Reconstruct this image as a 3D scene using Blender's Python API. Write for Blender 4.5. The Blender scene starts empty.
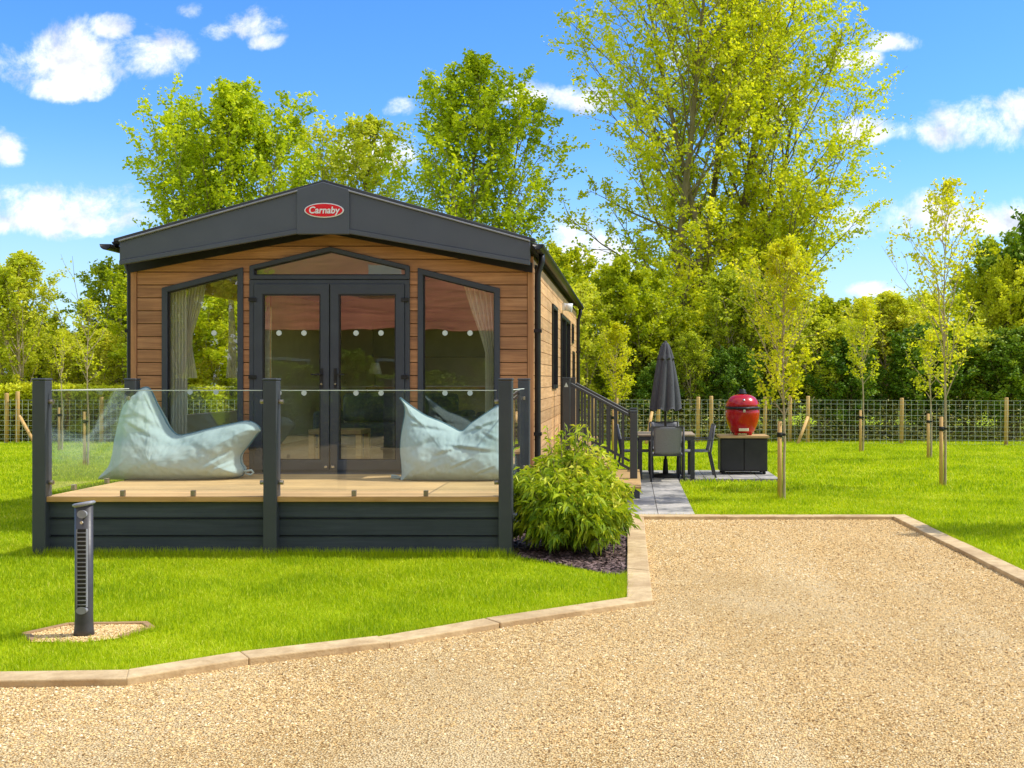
import bpy, bmesh, math, random
import numpy as np
from mathutils import Vector, Matrix, noise
random.seed(7)
rng = np.random.default_rng(7)
F = 1100.0; EYE = 1.66; VX = 630.0; VY = 379.0
scene = bpy.context.scene
COL = scene.collection

# ------------------------------------------------------------------ helpers
def pt(px, py, Y):
    return ((px - VX) * Y / F, EYE - (py - VY) * Y / F)

def link(o, parent=None):
    COL.objects.link(o)
    if parent is not None: o.parent = parent
    return o

def tag(o, label=None, cat=None, group=None, kind=None):
    if label: o['label'] = label
    if cat: o['category'] = cat
    if group: o['group'] = group
    if kind: o['kind'] = kind
    return o

def thing(name, label, cat, loc=(0, 0, 0), rz=0, group=None):
    o = bpy.data.objects.new(name, None)
    o.empty_display_size = 0.2
    o.location = loc; o.rotation_euler = (0, 0, rz)
    link(o)
    return tag(o, label, cat, group)

class MB:
    """collects shapes, built as one mesh object"""
    def __init__(s): s.v = []; s.f = []; s.sm = []
    def add(s, vs, fs, smooth=False):
        n = len(s.v); s.v += [tuple(v) for v in vs]
        s.f += [tuple(i + n for i in f) for f in fs]; s.sm += [smooth] * len(fs)
        return s
    def box(s, x0, x1, y0, y1, z0, z1):
        return s.add([(x0,y0,z0),(x1,y0,z0),(x1,y1,z0),(x0,y1,z0),(x0,y0,z1),(x1,y0,z1),(x1,y1,z1),(x0,y1,z1)],
              [(0,3,2,1),(4,5,6,7),(0,1,5,4),(1,2,6,5),(2,3,7,6),(3,0,4,7)])
    def bar(s, a, b, w, h=None, up=(0,0,1)):
        """rectangular bar from a to b"""
        h = h or w; a = Vector(a); b = Vector(b); d = (b-a).normalized(); up = Vector(up)
        if abs(d.dot(up)) > .99: up = Vector((0,1,0))
        r = d.cross(up).normalized(); u = r.cross(d).normalized()
        vs = []
        for p in (a, b):
            for i, j in ((-1,-1),(1,-1),(1,1),(-1,1)): vs.append(p + r*w/2*i + u*h/2*j)
        return s.add(vs, [(0,1,2,3),(7,6,5,4),(0,4,5,1),(1,5,6,2),(2,6,7,3),(3,7,4,0)])
    def prism_y(s, poly, y0, y1):
        """poly: (x,z) list"""
        n = len(poly)
        vs = [(x, y0, z) for x, z in poly] + [(x, y1, z) for x, z in poly]
        fs = [tuple(range(n)), tuple(reversed(range(n, 2*n)))] + [(i, i+n, (i+1)%n+n, (i+1)%n) for i in range(n)]
        return s.add(vs, fs)
    def prism_x(s, poly, x0, x1):
        n = len(poly)
        vs = [(x0, y, z) for y, z in poly] + [(x1, y, z) for y, z in poly]
        fs = [tuple(reversed(range(n))), tuple(range(n, 2*n))] + [(i, (i+1)%n, (i+1)%n+n, i+n) for i in range(n)]
        return s.add(vs, fs)
    def prism_z(s, poly, z0, z1):
        n = len(poly)
        vs = [(x, y, z0) for x, y in poly] + [(x, y, z1) for x, y in poly]
        fs = [tuple(reversed(range(n))), tuple(range(n, 2*n))] + [(i, (i+1)%n, (i+1)%n+n, i+n) for i in range(n)]
        return s.add(vs, fs)
    def ring_y(s, outer, inner, y0, y1):
        n = len(outer)
        vs = [(x,y0,z) for x,z in outer]+[(x,y0,z) for x,z in inner]+[(x,y1,z) for x,z in outer]+[(x,y1,z) for x,z in inner]
        fs = []
        for i in range(n):
            j = (i+1)%n
            fs += [(i,j,j+n,i+n),(i+2*n,i+3*n,j+3*n,j+2*n),(i,i+2*n,j+2*n,j),(i+n,j+n,j+3*n,i+3*n)]
        return s.add(vs, fs)
    def tube(s, pts, rad, n=8, caps=True, smooth=True):
        pts = [Vector(p) for p in pts]
        if not hasattr(rad, '__len__'): rad = [rad]*len(pts)
        vs = []; fs = []; ref = None
        for k, p in enumerate(pts):
            d = (pts[min(k+1,len(pts)-1)] - pts[max(k-1,0)]).normalized()
            if ref is None: ref = Vector((1,0,0)) if abs(d.x) < .8 else Vector((0,1,0))
            a = (ref - d*ref.dot(d)).normalized(); b = d.cross(a); ref = a
            for i in range(n):
                t = 2*math.pi*i/n; vs.append(p + (a*math.cos(t)+b*math.sin(t))*rad[k])
        for k in range(len(pts)-1):
            for i in range(n):
                j = (i+1)%n; fs.append((k*n+i, k*n+j, (k+1)*n+j, (k+1)*n+i))
        s.add(vs, fs, smooth)
        if caps:
            m = len(s.v) - len(vs)
            s.f.append(tuple(m+i for i in reversed(range(n)))); s.sm.append(False)
            s.f.append(tuple(m+(len(pts)-1)*n+i for i in range(n))); s.sm.append(False)
        return s
    def lathe(s, prof, n=24, c=(0,0,0), sx=1, sy=1, smooth=True):
        vs = []; fs = []
        for r, z in prof:
            for i in range(n):
                t = 2*math.pi*i/n; vs.append((c[0]+r*math.cos(t)*sx, c[1]+r*math.sin(t)*sy, c[2]+z))
        m = len(prof)
        for k in range(m-1):
            for i in range(n):
                j = (i+1)%n; fs.append((k*n+i,k*n+j,(k+1)*n+j,(k+1)*n+i))
        fs.append(tuple(reversed(range(n)))); fs.append(tuple((m-1)*n+i for i in range(n)))
        return s.add(vs, fs, smooth)
    def mesh(s, name):
        me = bpy.data.meshes.new(name); me.from_pydata(s.v, [], s.f)
        me.polygons.foreach_set('use_smooth', s.sm); me.update()
        return me
    def build(s, name, mat, parent=None, bevel=0, seg=1, fixn=False):
        me = s.mesh(name)
        if fixn or bevel:
            bm = bmesh.new(); bm.from_mesh(me); bmesh.ops.recalc_face_normals(bm, faces=bm.faces)
            bm.to_mesh(me); bm.free()
        o = bpy.data.objects.new(name, me)
        if mat: me.materials.append(mat)
        link(o, parent)
        if bevel:
            m = o.modifiers.new('bevel', 'BEVEL'); m.width = bevel; m.segments = seg; m.limit_method = 'ANGLE'; m.angle_limit = .6
        return o

def inset(poly, w):
    """inset a convex (x,z) polygon by w"""
    n = len(poly); P = [Vector(p) for p in poly]
    area = sum(P[i].x*P[(i+1)%n].y - P[(i+1)%n].x*P[i].y for i in range(n))
    sg = 1 if area > 0 else -1
    out = []
    for i in range(n):
        a, b, c = P[i-1], P[i], P[(i+1)%n]
        d1 = (b-a).normalized(); d2 = (c-b).normalized()
        n1 = Vector((-d1.y, d1.x))*sg; n2 = Vector((-d2.y, d2.x))*sg
        k = 1 + n1.dot(n2)
        out.append(tuple(b + (n1+n2)*(w/k)))
    return out

def np_mesh(name, V, tris, mat, attr=None, smooth=False, parent=None, face_n=3):
    me = bpy.data.meshes.new(name)
    V = np.asarray(V, np.float32); T = np.asarray(tris, np.int32)
    me.vertices.add(len(V)); me.vertices.foreach_set('co', V.ravel())
    me.loops.add(T.size); me.loops.foreach_set('vertex_index', T.ravel())
    me.polygons.add(len(T)); me.polygons.foreach_set('loop_start', np.arange(0, T.size, T.shape[1], dtype=np.int32))
    me.update(calc_edges=True)
    me.polygons.foreach_set('use_smooth', np.full(len(T), smooth))
    if attr is not None:
        a = me.attributes.new('tint', 'FLOAT', 'POINT'); a.data.foreach_set('value', np.asarray(attr, np.float32))
    me.materials.append(mat)
    o = bpy.data.objects.new(name, me)
    return link(o, parent)

def leaves(name, C, size, mat, parent=None, aspect=.6, axis=None, tint=None, fold=.25, r=rng, curl=0.0):
    """C (N,3) leaf base positions; every leaf two folded triangles (or four if curled)"""
    N = len(C)
    if axis is None:
        axis = r.normal(size=(N,3)); axis[:,2] *= .6
    axis = axis/ (np.linalg.norm(axis, axis=1, keepdims=True)+1e-9)
    rd = r.normal(size=(N,3)); side = np.cross(axis, rd); side /= (np.linalg.norm(side, axis=1, keepdims=True)+1e-9)
    nor = np.cross(side, axis)
    L = (size*(.65+.7*r.random(N)))[:,None]; W = L*aspect*.5
    base = C; mid = C + axis*L*.5
    tip = C + axis*L + np.array([0,0,-1.0])*L*curl
    le = mid + side*W + nor*W*fold; ri = mid - side*W + nor*W*fold
    V = np.stack([base, ri, tip, le], 1).reshape(-1,3)
    i = np.arange(N)*4
    T = np.concatenate([np.stack([i,i+1,i+2],1), np.stack([i,i+2,i+3],1)])
    if tint is None: tint = r.random(N)
    return np_mesh(name, V, T, mat, np.repeat(tint, 4), parent=parent)

# ------------------------------------------------------------------ materials
def new_mat(name):
    m = bpy.data.materials.new(name); m.use_nodes = True
    nt = m.node_tree; nt.nodes.clear()
    out = nt.nodes.new('ShaderNodeOutputMaterial')
    return m, nt, out
def N(nt, t, **kw):
    n = nt.nodes.new(t)
    for k, v in kw.items():
        if k == 'inp':
            for a, b in v.items(): n.inputs[a].default_value = b
        else: setattr(n, k, v)
    return n
def ramp(nt, stops, fac):
    r = nt.nodes.new('ShaderNodeValToRGB'); els = r.color_ramp.elements
    while len(els) < len(stops): els.new(.5)
    for e, (p, c) in zip(els, stops): e.position = p; e.color = (*c, 1) if len(c) == 3 else c
    nt.links.new(fac, r.inputs[0]); return r
def math_n(nt, op, a, b=None, c=None, clamp=False):
    n = nt.nodes.new('ShaderNodeMath'); n.operation = op; n.use_clamp = clamp
    for i, x in enumerate((a, b, c)):
        if x is None: continue
        if isinstance(x, (int, float)): n.inputs[i].default_value = x
        else: nt.links.new(x, n.inputs[i])
    return n.outputs[0]
def mixc(nt, fac, a, b, blend='MIX'):
    n = nt.nodes.new('ShaderNodeMix'); n.data_type = 'RGBA'; n.blend_type = blend
    for s, x in ((n.inputs[0], fac), (n.inputs[6], a), (n.inputs[7], b)):
        if isinstance(x, (int, float)): s.default_value = x
        elif isinstance(x, tuple): s.default_value = (*x, 1) if len(x) == 3 else x
        else: nt.links.new(x, s)
    return n.outputs[2]

def mat_noise(name, c1, c2, scale=8, rough=.6, stretch=(1,1,1), bump=.1, bscale=None, spec=.4, dirt=None, metallic=0, dist=.01, coat=0):
    m, nt, out = new_mat(name)
    p = N(nt, 'ShaderNodeBsdfPrincipled', inp={'Roughness': rough, 'Metallic': metallic, 'Specular IOR Level': spec, 'Coat Weight': coat})
    tc = N(nt, 'ShaderNodeTexCoord'); mp = N(nt, 'ShaderNodeMapping'); mp.inputs['Scale'].default_value = stretch
    nt.links.new(tc.outputs['Object'], mp.inputs[0])
    n1 = N(nt, 'ShaderNodeTexNoise', inp={'Scale': scale, 'Detail': 6, 'Roughness': .6})
    nt.links.new(mp.outputs[0], n1.inputs[0])
    r = ramp(nt, [(.3, c1), (.7, c2)], n1.outputs['Fac'])
    colr = r.outputs[0]
    if dirt:
        n2 = N(nt, 'ShaderNodeTexNoise', inp={'Scale': scale*.2, 'Detail': 4}); nt.links.new(tc.outputs['Object'], n2.inputs[0])
        r2 = ramp(nt, [(.45, (0,0,0)), (.7, (1,1,1))], n2.outputs['Fac'])
        f = math_n(nt, 'MULTIPLY', r2.outputs[0], .6)
        colr = mixc(nt, f, colr, dirt)
    nt.links.new(colr, p.inputs['Base Color'])
    if bump:
        n3 = N(nt, 'ShaderNodeTexNoise', inp={'Scale': bscale or scale*3, 'Detail': 5}); nt.links.new(mp.outputs[0], n3.inputs[0])
        b = N(nt, 'ShaderNodeBump', inp={'Strength': bump, 'Distance': dist}); nt.links.new(n3.outputs['Fac'], b.inputs['Height'])
        nt.links.new(b.outputs[0], p.inputs['Normal'])
        rr = math_n(nt, 'MULTIPLY_ADD', n3.outputs['Fac'], .25, rough-.12, clamp=True); nt.links.new(rr, p.inputs['Roughness'])
    nt.links.new(p.outputs[0], out.inputs[0]); return m

def mat_leaf(name, stops, trans=.35, tm=(1.25,1.15,.6), objvar=.15, wn=0.0, rough=.5, gamma=1):
    m, nt, out = new_mat(name)
    at = N(nt, 'ShaderNodeAttribute', attribute_name='tint'); oi = N(nt, 'ShaderNodeObjectInfo')
    f = math_n(nt, 'MULTIPLY_ADD', oi.outputs['Random'], objvar, at.outputs['Fac'])
    f = math_n(nt, 'SUBTRACT', f, objvar/2)
    if wn:
        g = N(nt, 'ShaderNodeNewGeometry'); n1 = N(nt, 'ShaderNodeTexNoise', inp={'Scale': .6, 'Detail': 4})
        nt.links.new(g.outputs['Position'], n1.inputs[0])
        f = math_n(nt, 'ADD', f, math_n(nt, 'MULTIPLY', math_n(nt, 'SUBTRACT', n1.outputs['Fac'], .5), wn))
    r = ramp(nt, stops, f)
    d = N(nt, 'ShaderNodeBsdfPrincipled', inp={'Roughness': rough, 'Specular IOR Level': .3}); nt.links.new(r.outputs[0], d.inputs['Base Color'])
    t = N(nt, 'ShaderNodeBsdfTranslucent')
    tcol = mixc(nt, 1.0, r.outputs[0], tm, 'MULTIPLY'); nt.links.new(tcol, t.inputs[0])
    mx = N(nt, 'ShaderNodeMixShader', inp={0: trans}); nt.links.new(d.outputs[0], mx.inputs[1]); nt.links.new(t.outputs[0], mx.inputs[2])
    nt.links.new(mx.outputs[0], out.inputs[0]); return m

def mat_glass(name, refl=.06, tint=(.93,.97,.95), grime=0.0):
    m, nt, out = new_mat(name)
    lw = N(nt, 'ShaderNodeLayerWeight', inp={'Blend': .5})
    f = math_n(nt, 'POWER', lw.outputs['Facing'], 4.0)
    f = math_n(nt, 'MULTIPLY_ADD', f, 1-refl, refl, clamp=True)
    tr = N(nt, 'ShaderNodeBsdfTransparent', inp={'Color': (*tint, 1)})
    gl = N(nt, 'ShaderNodeBsdfGlossy', inp={'Roughness': .0, 'Color': (1,1,1,1)})
    # float-glass waviness
    tc = N(nt, 'ShaderNodeTexCoord'); n1 = N(nt, 'ShaderNodeTexNoise', inp={'Scale': 2.2, 'Detail': 1}); nt.links.new(tc.outputs['Object'], n1.inputs[0])
    b = N(nt, 'ShaderNodeBump', inp={'Strength': .05, 'Distance': .02}); nt.links.new(n1.outputs['Fac'], b.inputs['Height']); nt.links.new(b.outputs[0], gl.inputs['Normal'])
    mx = N(nt, 'ShaderNodeMixShader'); nt.links.new(f, mx.inputs[0]); nt.links.new(tr.outputs[0], mx.inputs[1]); nt.links.new(gl.outputs[0], mx.inputs[2])
    last = mx.outputs[0]
    if grime:
        df = N(nt, 'ShaderNodeBsdfDiffuse', inp={'Color': (.8,.85,.82,1)})
        mx2 = N(nt, 'ShaderNodeMixShader', inp={0: grime}); nt.links.new(last, mx2.inputs[1]); nt.links.new(df.outputs[0], mx2.inputs[2]); last = mx2.outputs[0]
    nt.links.new(last, out.inputs[0]); return m

def mat_wood(name, c1, c2, c3, axis='x', scale=3.0, rough=.55, board=None, bump=.15):
    """grain running along axis; board=(axis index, pitch) shifts every board's tone"""
    m, nt, out = new_mat(name)
    p = N(nt, 'ShaderNodeBsdfPrincipled', inp={'Roughness': rough, 'Specular IOR Level': .3})
    tc = N(nt, 'ShaderNodeTexCoord'); mp = N(nt, 'ShaderNodeMapping')
    st = {'x': (.5,9,9), 'y': (9,.5,9), 'z': (9,9,.5)}[axis]; mp.inputs['Scale'].default_value = st
    sep = N(nt, 'ShaderNodeSeparateXYZ'); nt.links.new(tc.outputs['Object'], sep.inputs[0])
    vec = tc.outputs['Object']
    if board:
        q = math_n(nt, 'FLOOR', math_n(nt, 'DIVIDE', math_n(nt, 'SUBTRACT', sep.outputs[board[0]], board[2]), board[1]))
        wn = N(nt, 'ShaderNodeTexWhiteNoise', noise_dimensions='1D'); nt.links.new(q, wn.inputs['W'])
        va = N(nt, 'ShaderNodeVectorMath', operation='MULTIPLY_ADD'); va.inputs[1].default_value = (7,7,7)
        nt.links.new(wn.outputs['Color'], va.inputs[0]); nt.links.new(tc.outputs['Object'], va.inputs[2]); vec = va.outputs[0]
    nt.links.new(vec, mp.inputs[0])
    n1 = N(nt, 'ShaderNodeTexNoise', inp={'Scale': scale, 'Detail': 8, 'Roughness': .65, 'Distortion': .6}); nt.links.new(mp.outputs[0], n1.inputs[0])
    r = ramp(nt, [(.28, c1), (.5, c2), (.74, c3)], n1.outputs['Fac'])
    colr = r.outputs[0]
    if board:
        hv = N(nt, 'ShaderNodeHueSaturation'); v = math_n(nt, 'MULTIPLY_ADD', wn.outputs['Value'], .30, .85)
        nt.links.new(v, hv.inputs['Value']); nt.links.new(colr, hv.inputs['Color']); colr = hv.outputs[0]
    nw = N(nt, 'ShaderNodeTexNoise', inp={'Scale': 1.3, 'Detail': 6, 'Roughness': .6}); nt.links.new(tc.outputs['Object'], nw.inputs[0])
    we = ramp(nt, [(.35, (.80,.80,.82)), (.62, (1.06,1.04,1.0))], nw.outputs['Fac']); colr = mixc(nt, 1.0, colr, we.outputs[0], 'MULTIPLY')
    nt.links.new(colr, p.inputs['Base Color'])
    b = N(nt, 'ShaderNodeBump', inp={'Strength': bump, 'Distance': .004}); nt.links.new(n1.outputs['Fac'], b.inputs['Height']); nt.links.new(b.outputs[0], p.inputs['Normal'])
    nt.links.new(p.outputs[0], out.inputs[0]); return m

M = {}
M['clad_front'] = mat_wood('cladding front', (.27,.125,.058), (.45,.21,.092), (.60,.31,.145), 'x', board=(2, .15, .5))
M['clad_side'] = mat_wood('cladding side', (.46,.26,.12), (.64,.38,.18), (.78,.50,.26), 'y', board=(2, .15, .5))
M['clad_trim'] = mat_wood('cladding trim', (.40,.18,.075), (.5,.235,.10), (.58,.29,.13), 'z')
M['backing'] = mat_noise('dark backing', (.05,.03,.015), (.08,.045,.02), 6, .8)
M['anth'] = mat_noise('anthracite', (.045,.052,.062), (.060,.068,.080), 3, .42, bump=.04, bscale=60, dirt=(.06,.065,.068))
M['fascia'] = mat_noise('fascia grey', (.070,.079,.098), (.090,.100,.121), 1.5, .38, bump=.05, bscale=4, dirt=(.085,.092,.1))
M['skirt'] = mat_wood('skirt boards', (.036,.047,.059), (.050,.062,.076), (.068,.081,.096), 'x', board=(2, .165, .05), rough=.6, bump=.1)
M['upvc'] = mat_noise('grey window frame', (.044,.050,.062), (.054,.062,.075), 4, .45, bump=.03, bscale=80)
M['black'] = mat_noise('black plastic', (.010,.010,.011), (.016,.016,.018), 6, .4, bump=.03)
M['blackp'] = mat_noise('cabinet black', (.013,.013,.014), (.024,.024,.024), 5, .5, bump=.05, dirt=(.045,.043,.04))
M['deck'] = mat_wood('deck boards', (.48,.30,.125), (.60,.395,.18), (.70,.49,.24), 'x', board=(1, .145, 10.23), rough=.7, bump=.3)
M['nosing'] = mat_wood('deck nosing', (.42,.22,.075), (.56,.31,.11), (.68,.41,.16), 'x', rough=.6)
M['roof'] = mat_noise('roof tiles', (.035,.037,.04), (.06,.062,.065), 8, .7, bump=.4, dirt=(.09,.09,.08))
M['post'] = mat_wood('fence post', (.48,.28,.09), (.64,.40,.15), (.8,.56,.25), 'z', rough=.8, bump=.5)
M['wire'] = mat_noise('galvanised wire', (.5,.55,.45), (.65,.7,.6), 5, .45, bump=0, metallic=0)
M['steel'] = mat_noise('brushed steel', (.26,.22,.16), (.40,.34,.26), 12, .35, metallic=.7, bump=.05)
M['chrome'] = mat_noise('steel', (.6,.6,.6), (.7,.7,.7), 12, .25, metallic=1, bump=.03)
M['gum'] = mat_noise('dots', (.55,.6,.55), (.65,.7,.64), 12, .8, bump=0)
M['bag'] = mat_noise('beanbag cloth', (.36,.465,.45), (.44,.545,.52), 3, .92, bump=.35, bscale=260, dirt=(.31,.42,.41), dist=.002)
M['bagdark'] = mat_noise('beanbag piping', (.08,.17,.21), (.13,.24,.28), 9, .8)
M['kerb'] = mat_noise('kerb stone', (.47,.32,.155), (.72,.54,.29), 9, .85, bump=.5, bscale=45, dirt=(.36,.23,.11))
M['edging'] = mat_noise('timber edging', (.30,.17,.075), (.46,.29,.13), 9, .85, stretch=(1,4,4), bump=.5)
M['white'] = mat_noise('white paint', (.75,.75,.74), (.82,.82,.8), 4, .5, bump=.02)
M['red'] = mat_noise('red enamel', (.40,.003,.006), (.50,.006,.009), 6, .22, bump=.03, bscale=5, spec=.45, coat=.25)
M['signred'] = mat_noise('sign red', (.72,.004,.006), (.78,.006,.008), 6, .25, bump=0)
M['cream_solid'] = mat_noise('cream cloth', (.88,.84,.66), (.95,.92,.78), 5, .9, bump=.1)
M['cream'] = mat_leaf('cream curtain', [(0,(.92,.88,.72)),(1,(.96,.93,.80))], .5, tm=(1,1,1), objvar=0, rough=.9)
M['tan'] = mat_noise('table top slab', (.32,.24,.16), (.48,.38,.26), 9, .6, stretch=(1,5,1), bump=.1)
M['oak'] = mat_wood('oak', (.40,.25,.10), (.55,.36,.15), (.66,.46,.22), 'x')
M['chair'] = mat_noise('grey chair mesh', (.18,.185,.205), (.26,.265,.285), 90, .7, bump=.3, bscale=200, dirt=(.22,.22,.235), dist=.002)
M['chairf'] = mat_noise('chair frame', (.045,.048,.055), (.07,.073,.08), 6, .4, bump=.03)
M['parasol'] = mat_noise('parasol cloth', (.06,.062,.072), (.10,.102,.115), 12, .85, stretch=(6,6,1), bump=.4)
M['sofa'] = mat_noise('sofa cloth', (.05,.06,.07), (.09,.1,.11), 20, .9)
M['floor_in'] = mat_wood('inside floor', (.30,.21,.11), (.40,.29,.16), (.5,.38,.22), 'y')
M['wall_in'] = mat_noise('inside wall', (.66,.6,.36), (.75,.68,.42), 3, .9, bump=.02)
M['kitchen'] = mat_noise('kitchen', (.24,.22,.10), (.3,.28,.14), 3, .6, bump=.02)
M['bark'] = mat_noise('bark', (.18,.14,.07), (.34,.28,.15), 7, .95, stretch=(1,1,.25), bump=.8, dirt=(.13,.13,.05), dist=.03)
M['barkd'] = mat_noise('dark bark', (.12,.09,.05), (.26,.20,.11), 7, .95, stretch=(1,1,.25), bump=.8, dirt=(.09,.09,.03), dist=.03)
M['barky'] = mat_noise('pale bark', (.33,.25,.15), (.5,.4,.26), 14, .9, stretch=(1,1,.4), bump=.3)
M['brick'] = mat_noise('brick wall', (.10,.10,.05), (.16,.15,.07), 6, .9, bump=.3)
M['redtile'] = mat_noise('red roof tile', (.30,.06,.04), (.80,.25,.14), 1.6, .9, stretch=(.5,1,5), bump=.3, dirt=(.25,.09,.06))
M['glass'] = mat_glass('balustrade glass', .04, (.96,.985,.975), grime=.004)
M['window'] = mat_glass('window glass', .17, (.95,.97,.93))
M['rubber'] = mat_noise('rubber tie', (.012,.012,.012), (.02,.02,.02), 10, .8)
M['cap'] = mat_noise('bollard cap', (.22,.22,.24), (.30,.30,.32), 20, .35, bump=.03)
M['bollard'] = mat_noise('bollard paint', (.042,.041,.045), (.065,.063,.068), 14, .4, bump=.06, bscale=40, dirt=(.09,.085,.08))
M['lens'] = mat_noise('bollard lens', (.10,.11,.15), (.16,.17,.22), 30, .15, bump=.02)
M['label'] = mat_noise('cream plate', (.75,.66,.45), (.85,.77,.55), 5, .5, bump=0)

# leaf materials
M['leaf_tall'] = mat_leaf('tall tree leaves', [(0,(.34,.43,.01)),(.3,(.56,.64,.015)),(.7,(.76,.78,.03)),(1,(.88,.86,.09))], .55)
M['leaf_mid'] = mat_leaf('mid tree leaves', [(0,(.20,.31,.008)),(.35,(.44,.56,.012)),(.75,(.66,.74,.022)),(1,(.80,.82,.06))], .5)
M['leaf_pale'] = mat_leaf('pale tree leaves', [(0,(.30,.38,.02)),(.35,(.52,.60,.03)),(.7,(.68,.72,.05)),(1,(.84,.82,.14))], .5, objvar=.5)
M['leaf_shrub'] = mat_leaf('shrub leaves', [(0,(.22,.31,.01)),(.4,(.48,.56,.015)),(.8,(.68,.72,.03)),(1,(.82,.82,.07))], .52, objvar=.4)
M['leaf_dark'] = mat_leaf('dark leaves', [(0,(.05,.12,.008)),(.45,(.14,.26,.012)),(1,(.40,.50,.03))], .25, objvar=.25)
M['leaf_young'] = mat_leaf('young tree leaves', [(0,(.46,.54,.012)),(.5,(.68,.70,.018)),(1,(.84,.80,.06))], .55, objvar=.2)
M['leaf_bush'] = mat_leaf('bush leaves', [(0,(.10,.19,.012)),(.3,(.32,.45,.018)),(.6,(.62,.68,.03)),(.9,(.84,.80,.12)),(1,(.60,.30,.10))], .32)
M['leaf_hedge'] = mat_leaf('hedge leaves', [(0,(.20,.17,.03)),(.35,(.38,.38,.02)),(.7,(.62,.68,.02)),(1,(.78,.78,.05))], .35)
M['leaf_under'] = mat_leaf('undergrowth', [(0,(.05,.045,.02)),(.4,(.18,.16,.04)),(.75,(.34,.34,.07)),(1,(.58,.52,.22))], .3, objvar=0)
M['grass'] = mat_leaf('grass blades', [(0,(.20,.33,.004)),(.3,(.38,.52,.004)),(.7,(.58,.67,.006)),(1,(.80,.78,.12))], .40, objvar=0, wn=.7, rough=.6)

def ground_mat():
    m, nt, out = new_mat('lawn soil')
    p = N(nt, 'ShaderNodeBsdfPrincipled', inp={'Roughness': .9, 'Specular IOR Level': .1})
    g = N(nt, 'ShaderNodeNewGeometry')
    n1 = N(nt, 'ShaderNodeTexNoise', inp={'Scale': .5, 'Detail': 5}); n2 = N(nt, 'ShaderNodeTexNoise', inp={'Scale': 30, 'Detail': 4})
    nt.links.new(g.outputs['Position'], n1.inputs[0]); nt.links.new(g.outputs['Position'], n2.inputs[0])
    s = math_n(nt, 'ADD', math_n(nt, 'MULTIPLY', n1.outputs['Fac'], .6), math_n(nt, 'MULTIPLY', n2.outputs['Fac'], .4))
    r = ramp(nt, [(.3,(.18,.26,.004)),(.5,(.34,.44,.005)),(.7,(.50,.56,.008))], s)
    nt.links.new(r.outputs[0], p.inputs['Base Color'])
    b = N(nt, 'ShaderNodeBump', inp={'Strength': .6, 'Distance': .03}); nt.links.new(n2.outputs['Fac'], b.inputs['Height']); nt.links.new(b.outputs[0], p.inputs['Normal'])
    nt.links.new(p.outputs[0], out.inputs[0]); return m
M['ground'] = ground_mat()

def gravel_mat():
    m, nt, out = new_mat('gravel bed')
    p = N(nt, 'ShaderNodeBsdfPrincipled', inp={'Roughness': .85, 'Specular IOR Level': .2})
    g = N(nt, 'ShaderNodeNewGeometry')
    v = N(nt, 'ShaderNodeTexVoronoi', inp={'Scale': 95}); nt.links.new(g.outputs['Position'], v.inputs[0])
    v2 = N(nt, 'ShaderNodeTexVoronoi', inp={'Scale': 120}); nt.links.new(g.outputs['Position'], v2.inputs[0])
    n1 = N(nt, 'ShaderNodeTexNoise', inp={'Scale': .7, 'Detail': 5}); nt.links.new(g.outputs['Position'], n1.inputs[0])
    sp = N(nt, 'ShaderNodeSeparateColor'); nt.links.new(v.outputs['Color'], sp.inputs[0])
    r = ramp(nt, [(0,(.42,.25,.09)),(.3,(.70,.47,.195)),(.75,(.80,.57,.255)),(1,(.90,.74,.44))], sp.outputs[0])
    dusty = ramp(nt, [(.5,(0,0,0)),(.72,(1,1,1))], n1.outputs['Fac'])
    mp = N(nt, 'ShaderNodeMapping'); mp.inputs['Scale'].default_value = (1.5,.16,1); nt.links.new(g.outputs['Position'], mp.inputs[0])
    n5 = N(nt, 'ShaderNodeTexNoise', inp={'Scale': 1.0, 'Detail': 5}); nt.links.new(mp.outputs[0], n5.inputs[0])
    trk = ramp(nt, [(.46,(0,0,0)),(.66,(1,1,1))], n5.outputs['Fac'])
    c = mixc(nt, math_n(nt, 'MULTIPLY', math_n(nt, 'MAXIMUM', dusty.outputs[0], trk.outputs[0]), .6), r.outputs[0], (.90,.72,.42))
    sh = ramp(nt, [(.0,(1,1,1)),(.55,(1,1,1)),(.9,(.45,.38,.28))], math_n(nt, 'MULTIPLY', v.outputs['Distance'], 1.3))
    c = mixc(nt, 1.0, c, sh.outputs[0], 'MULTIPLY')
    nt.links.new(c, p.inputs['Base Color'])
    h = math_n(nt, 'ADD', math_n(nt, 'MULTIPLY', v.outputs['Distance'], -1), math_n(nt, 'MULTIPLY', v2.outputs['Distance'], -.4))
    b = N(nt, 'ShaderNodeBump', inp={'Strength': .9, 'Distance': .012}); nt.links.new(h, b.inputs['Height']); nt.links.new(b.outputs[0], p.inputs['Normal'])
    nt.links.new(p.outputs[0], out.inputs[0]); return m
M['gravel'] = gravel_mat()
M['stones'] = mat_leaf('gravel stones', [(0,(.24,.13,.045)),(.10,(.52,.32,.12)),(.4,(.76,.51,.215)),(.8,(.85,.62,.29)),(1,(.94,.84,.58))], 0.0, objvar=0, wn=.35, rough=.9)
M['mulch'] = mat_leaf('mulch chips', [(0,(.035,.02,.016)),(.5,(.10,.06,.05)),(1,(.30,.20,.18))], 0.0, objvar=0, rough=.6)
M['soil'] = mat_noise('soil', (.03,.02,.018), (.07,.048,.04), 30, .95, bump=.8)

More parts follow.
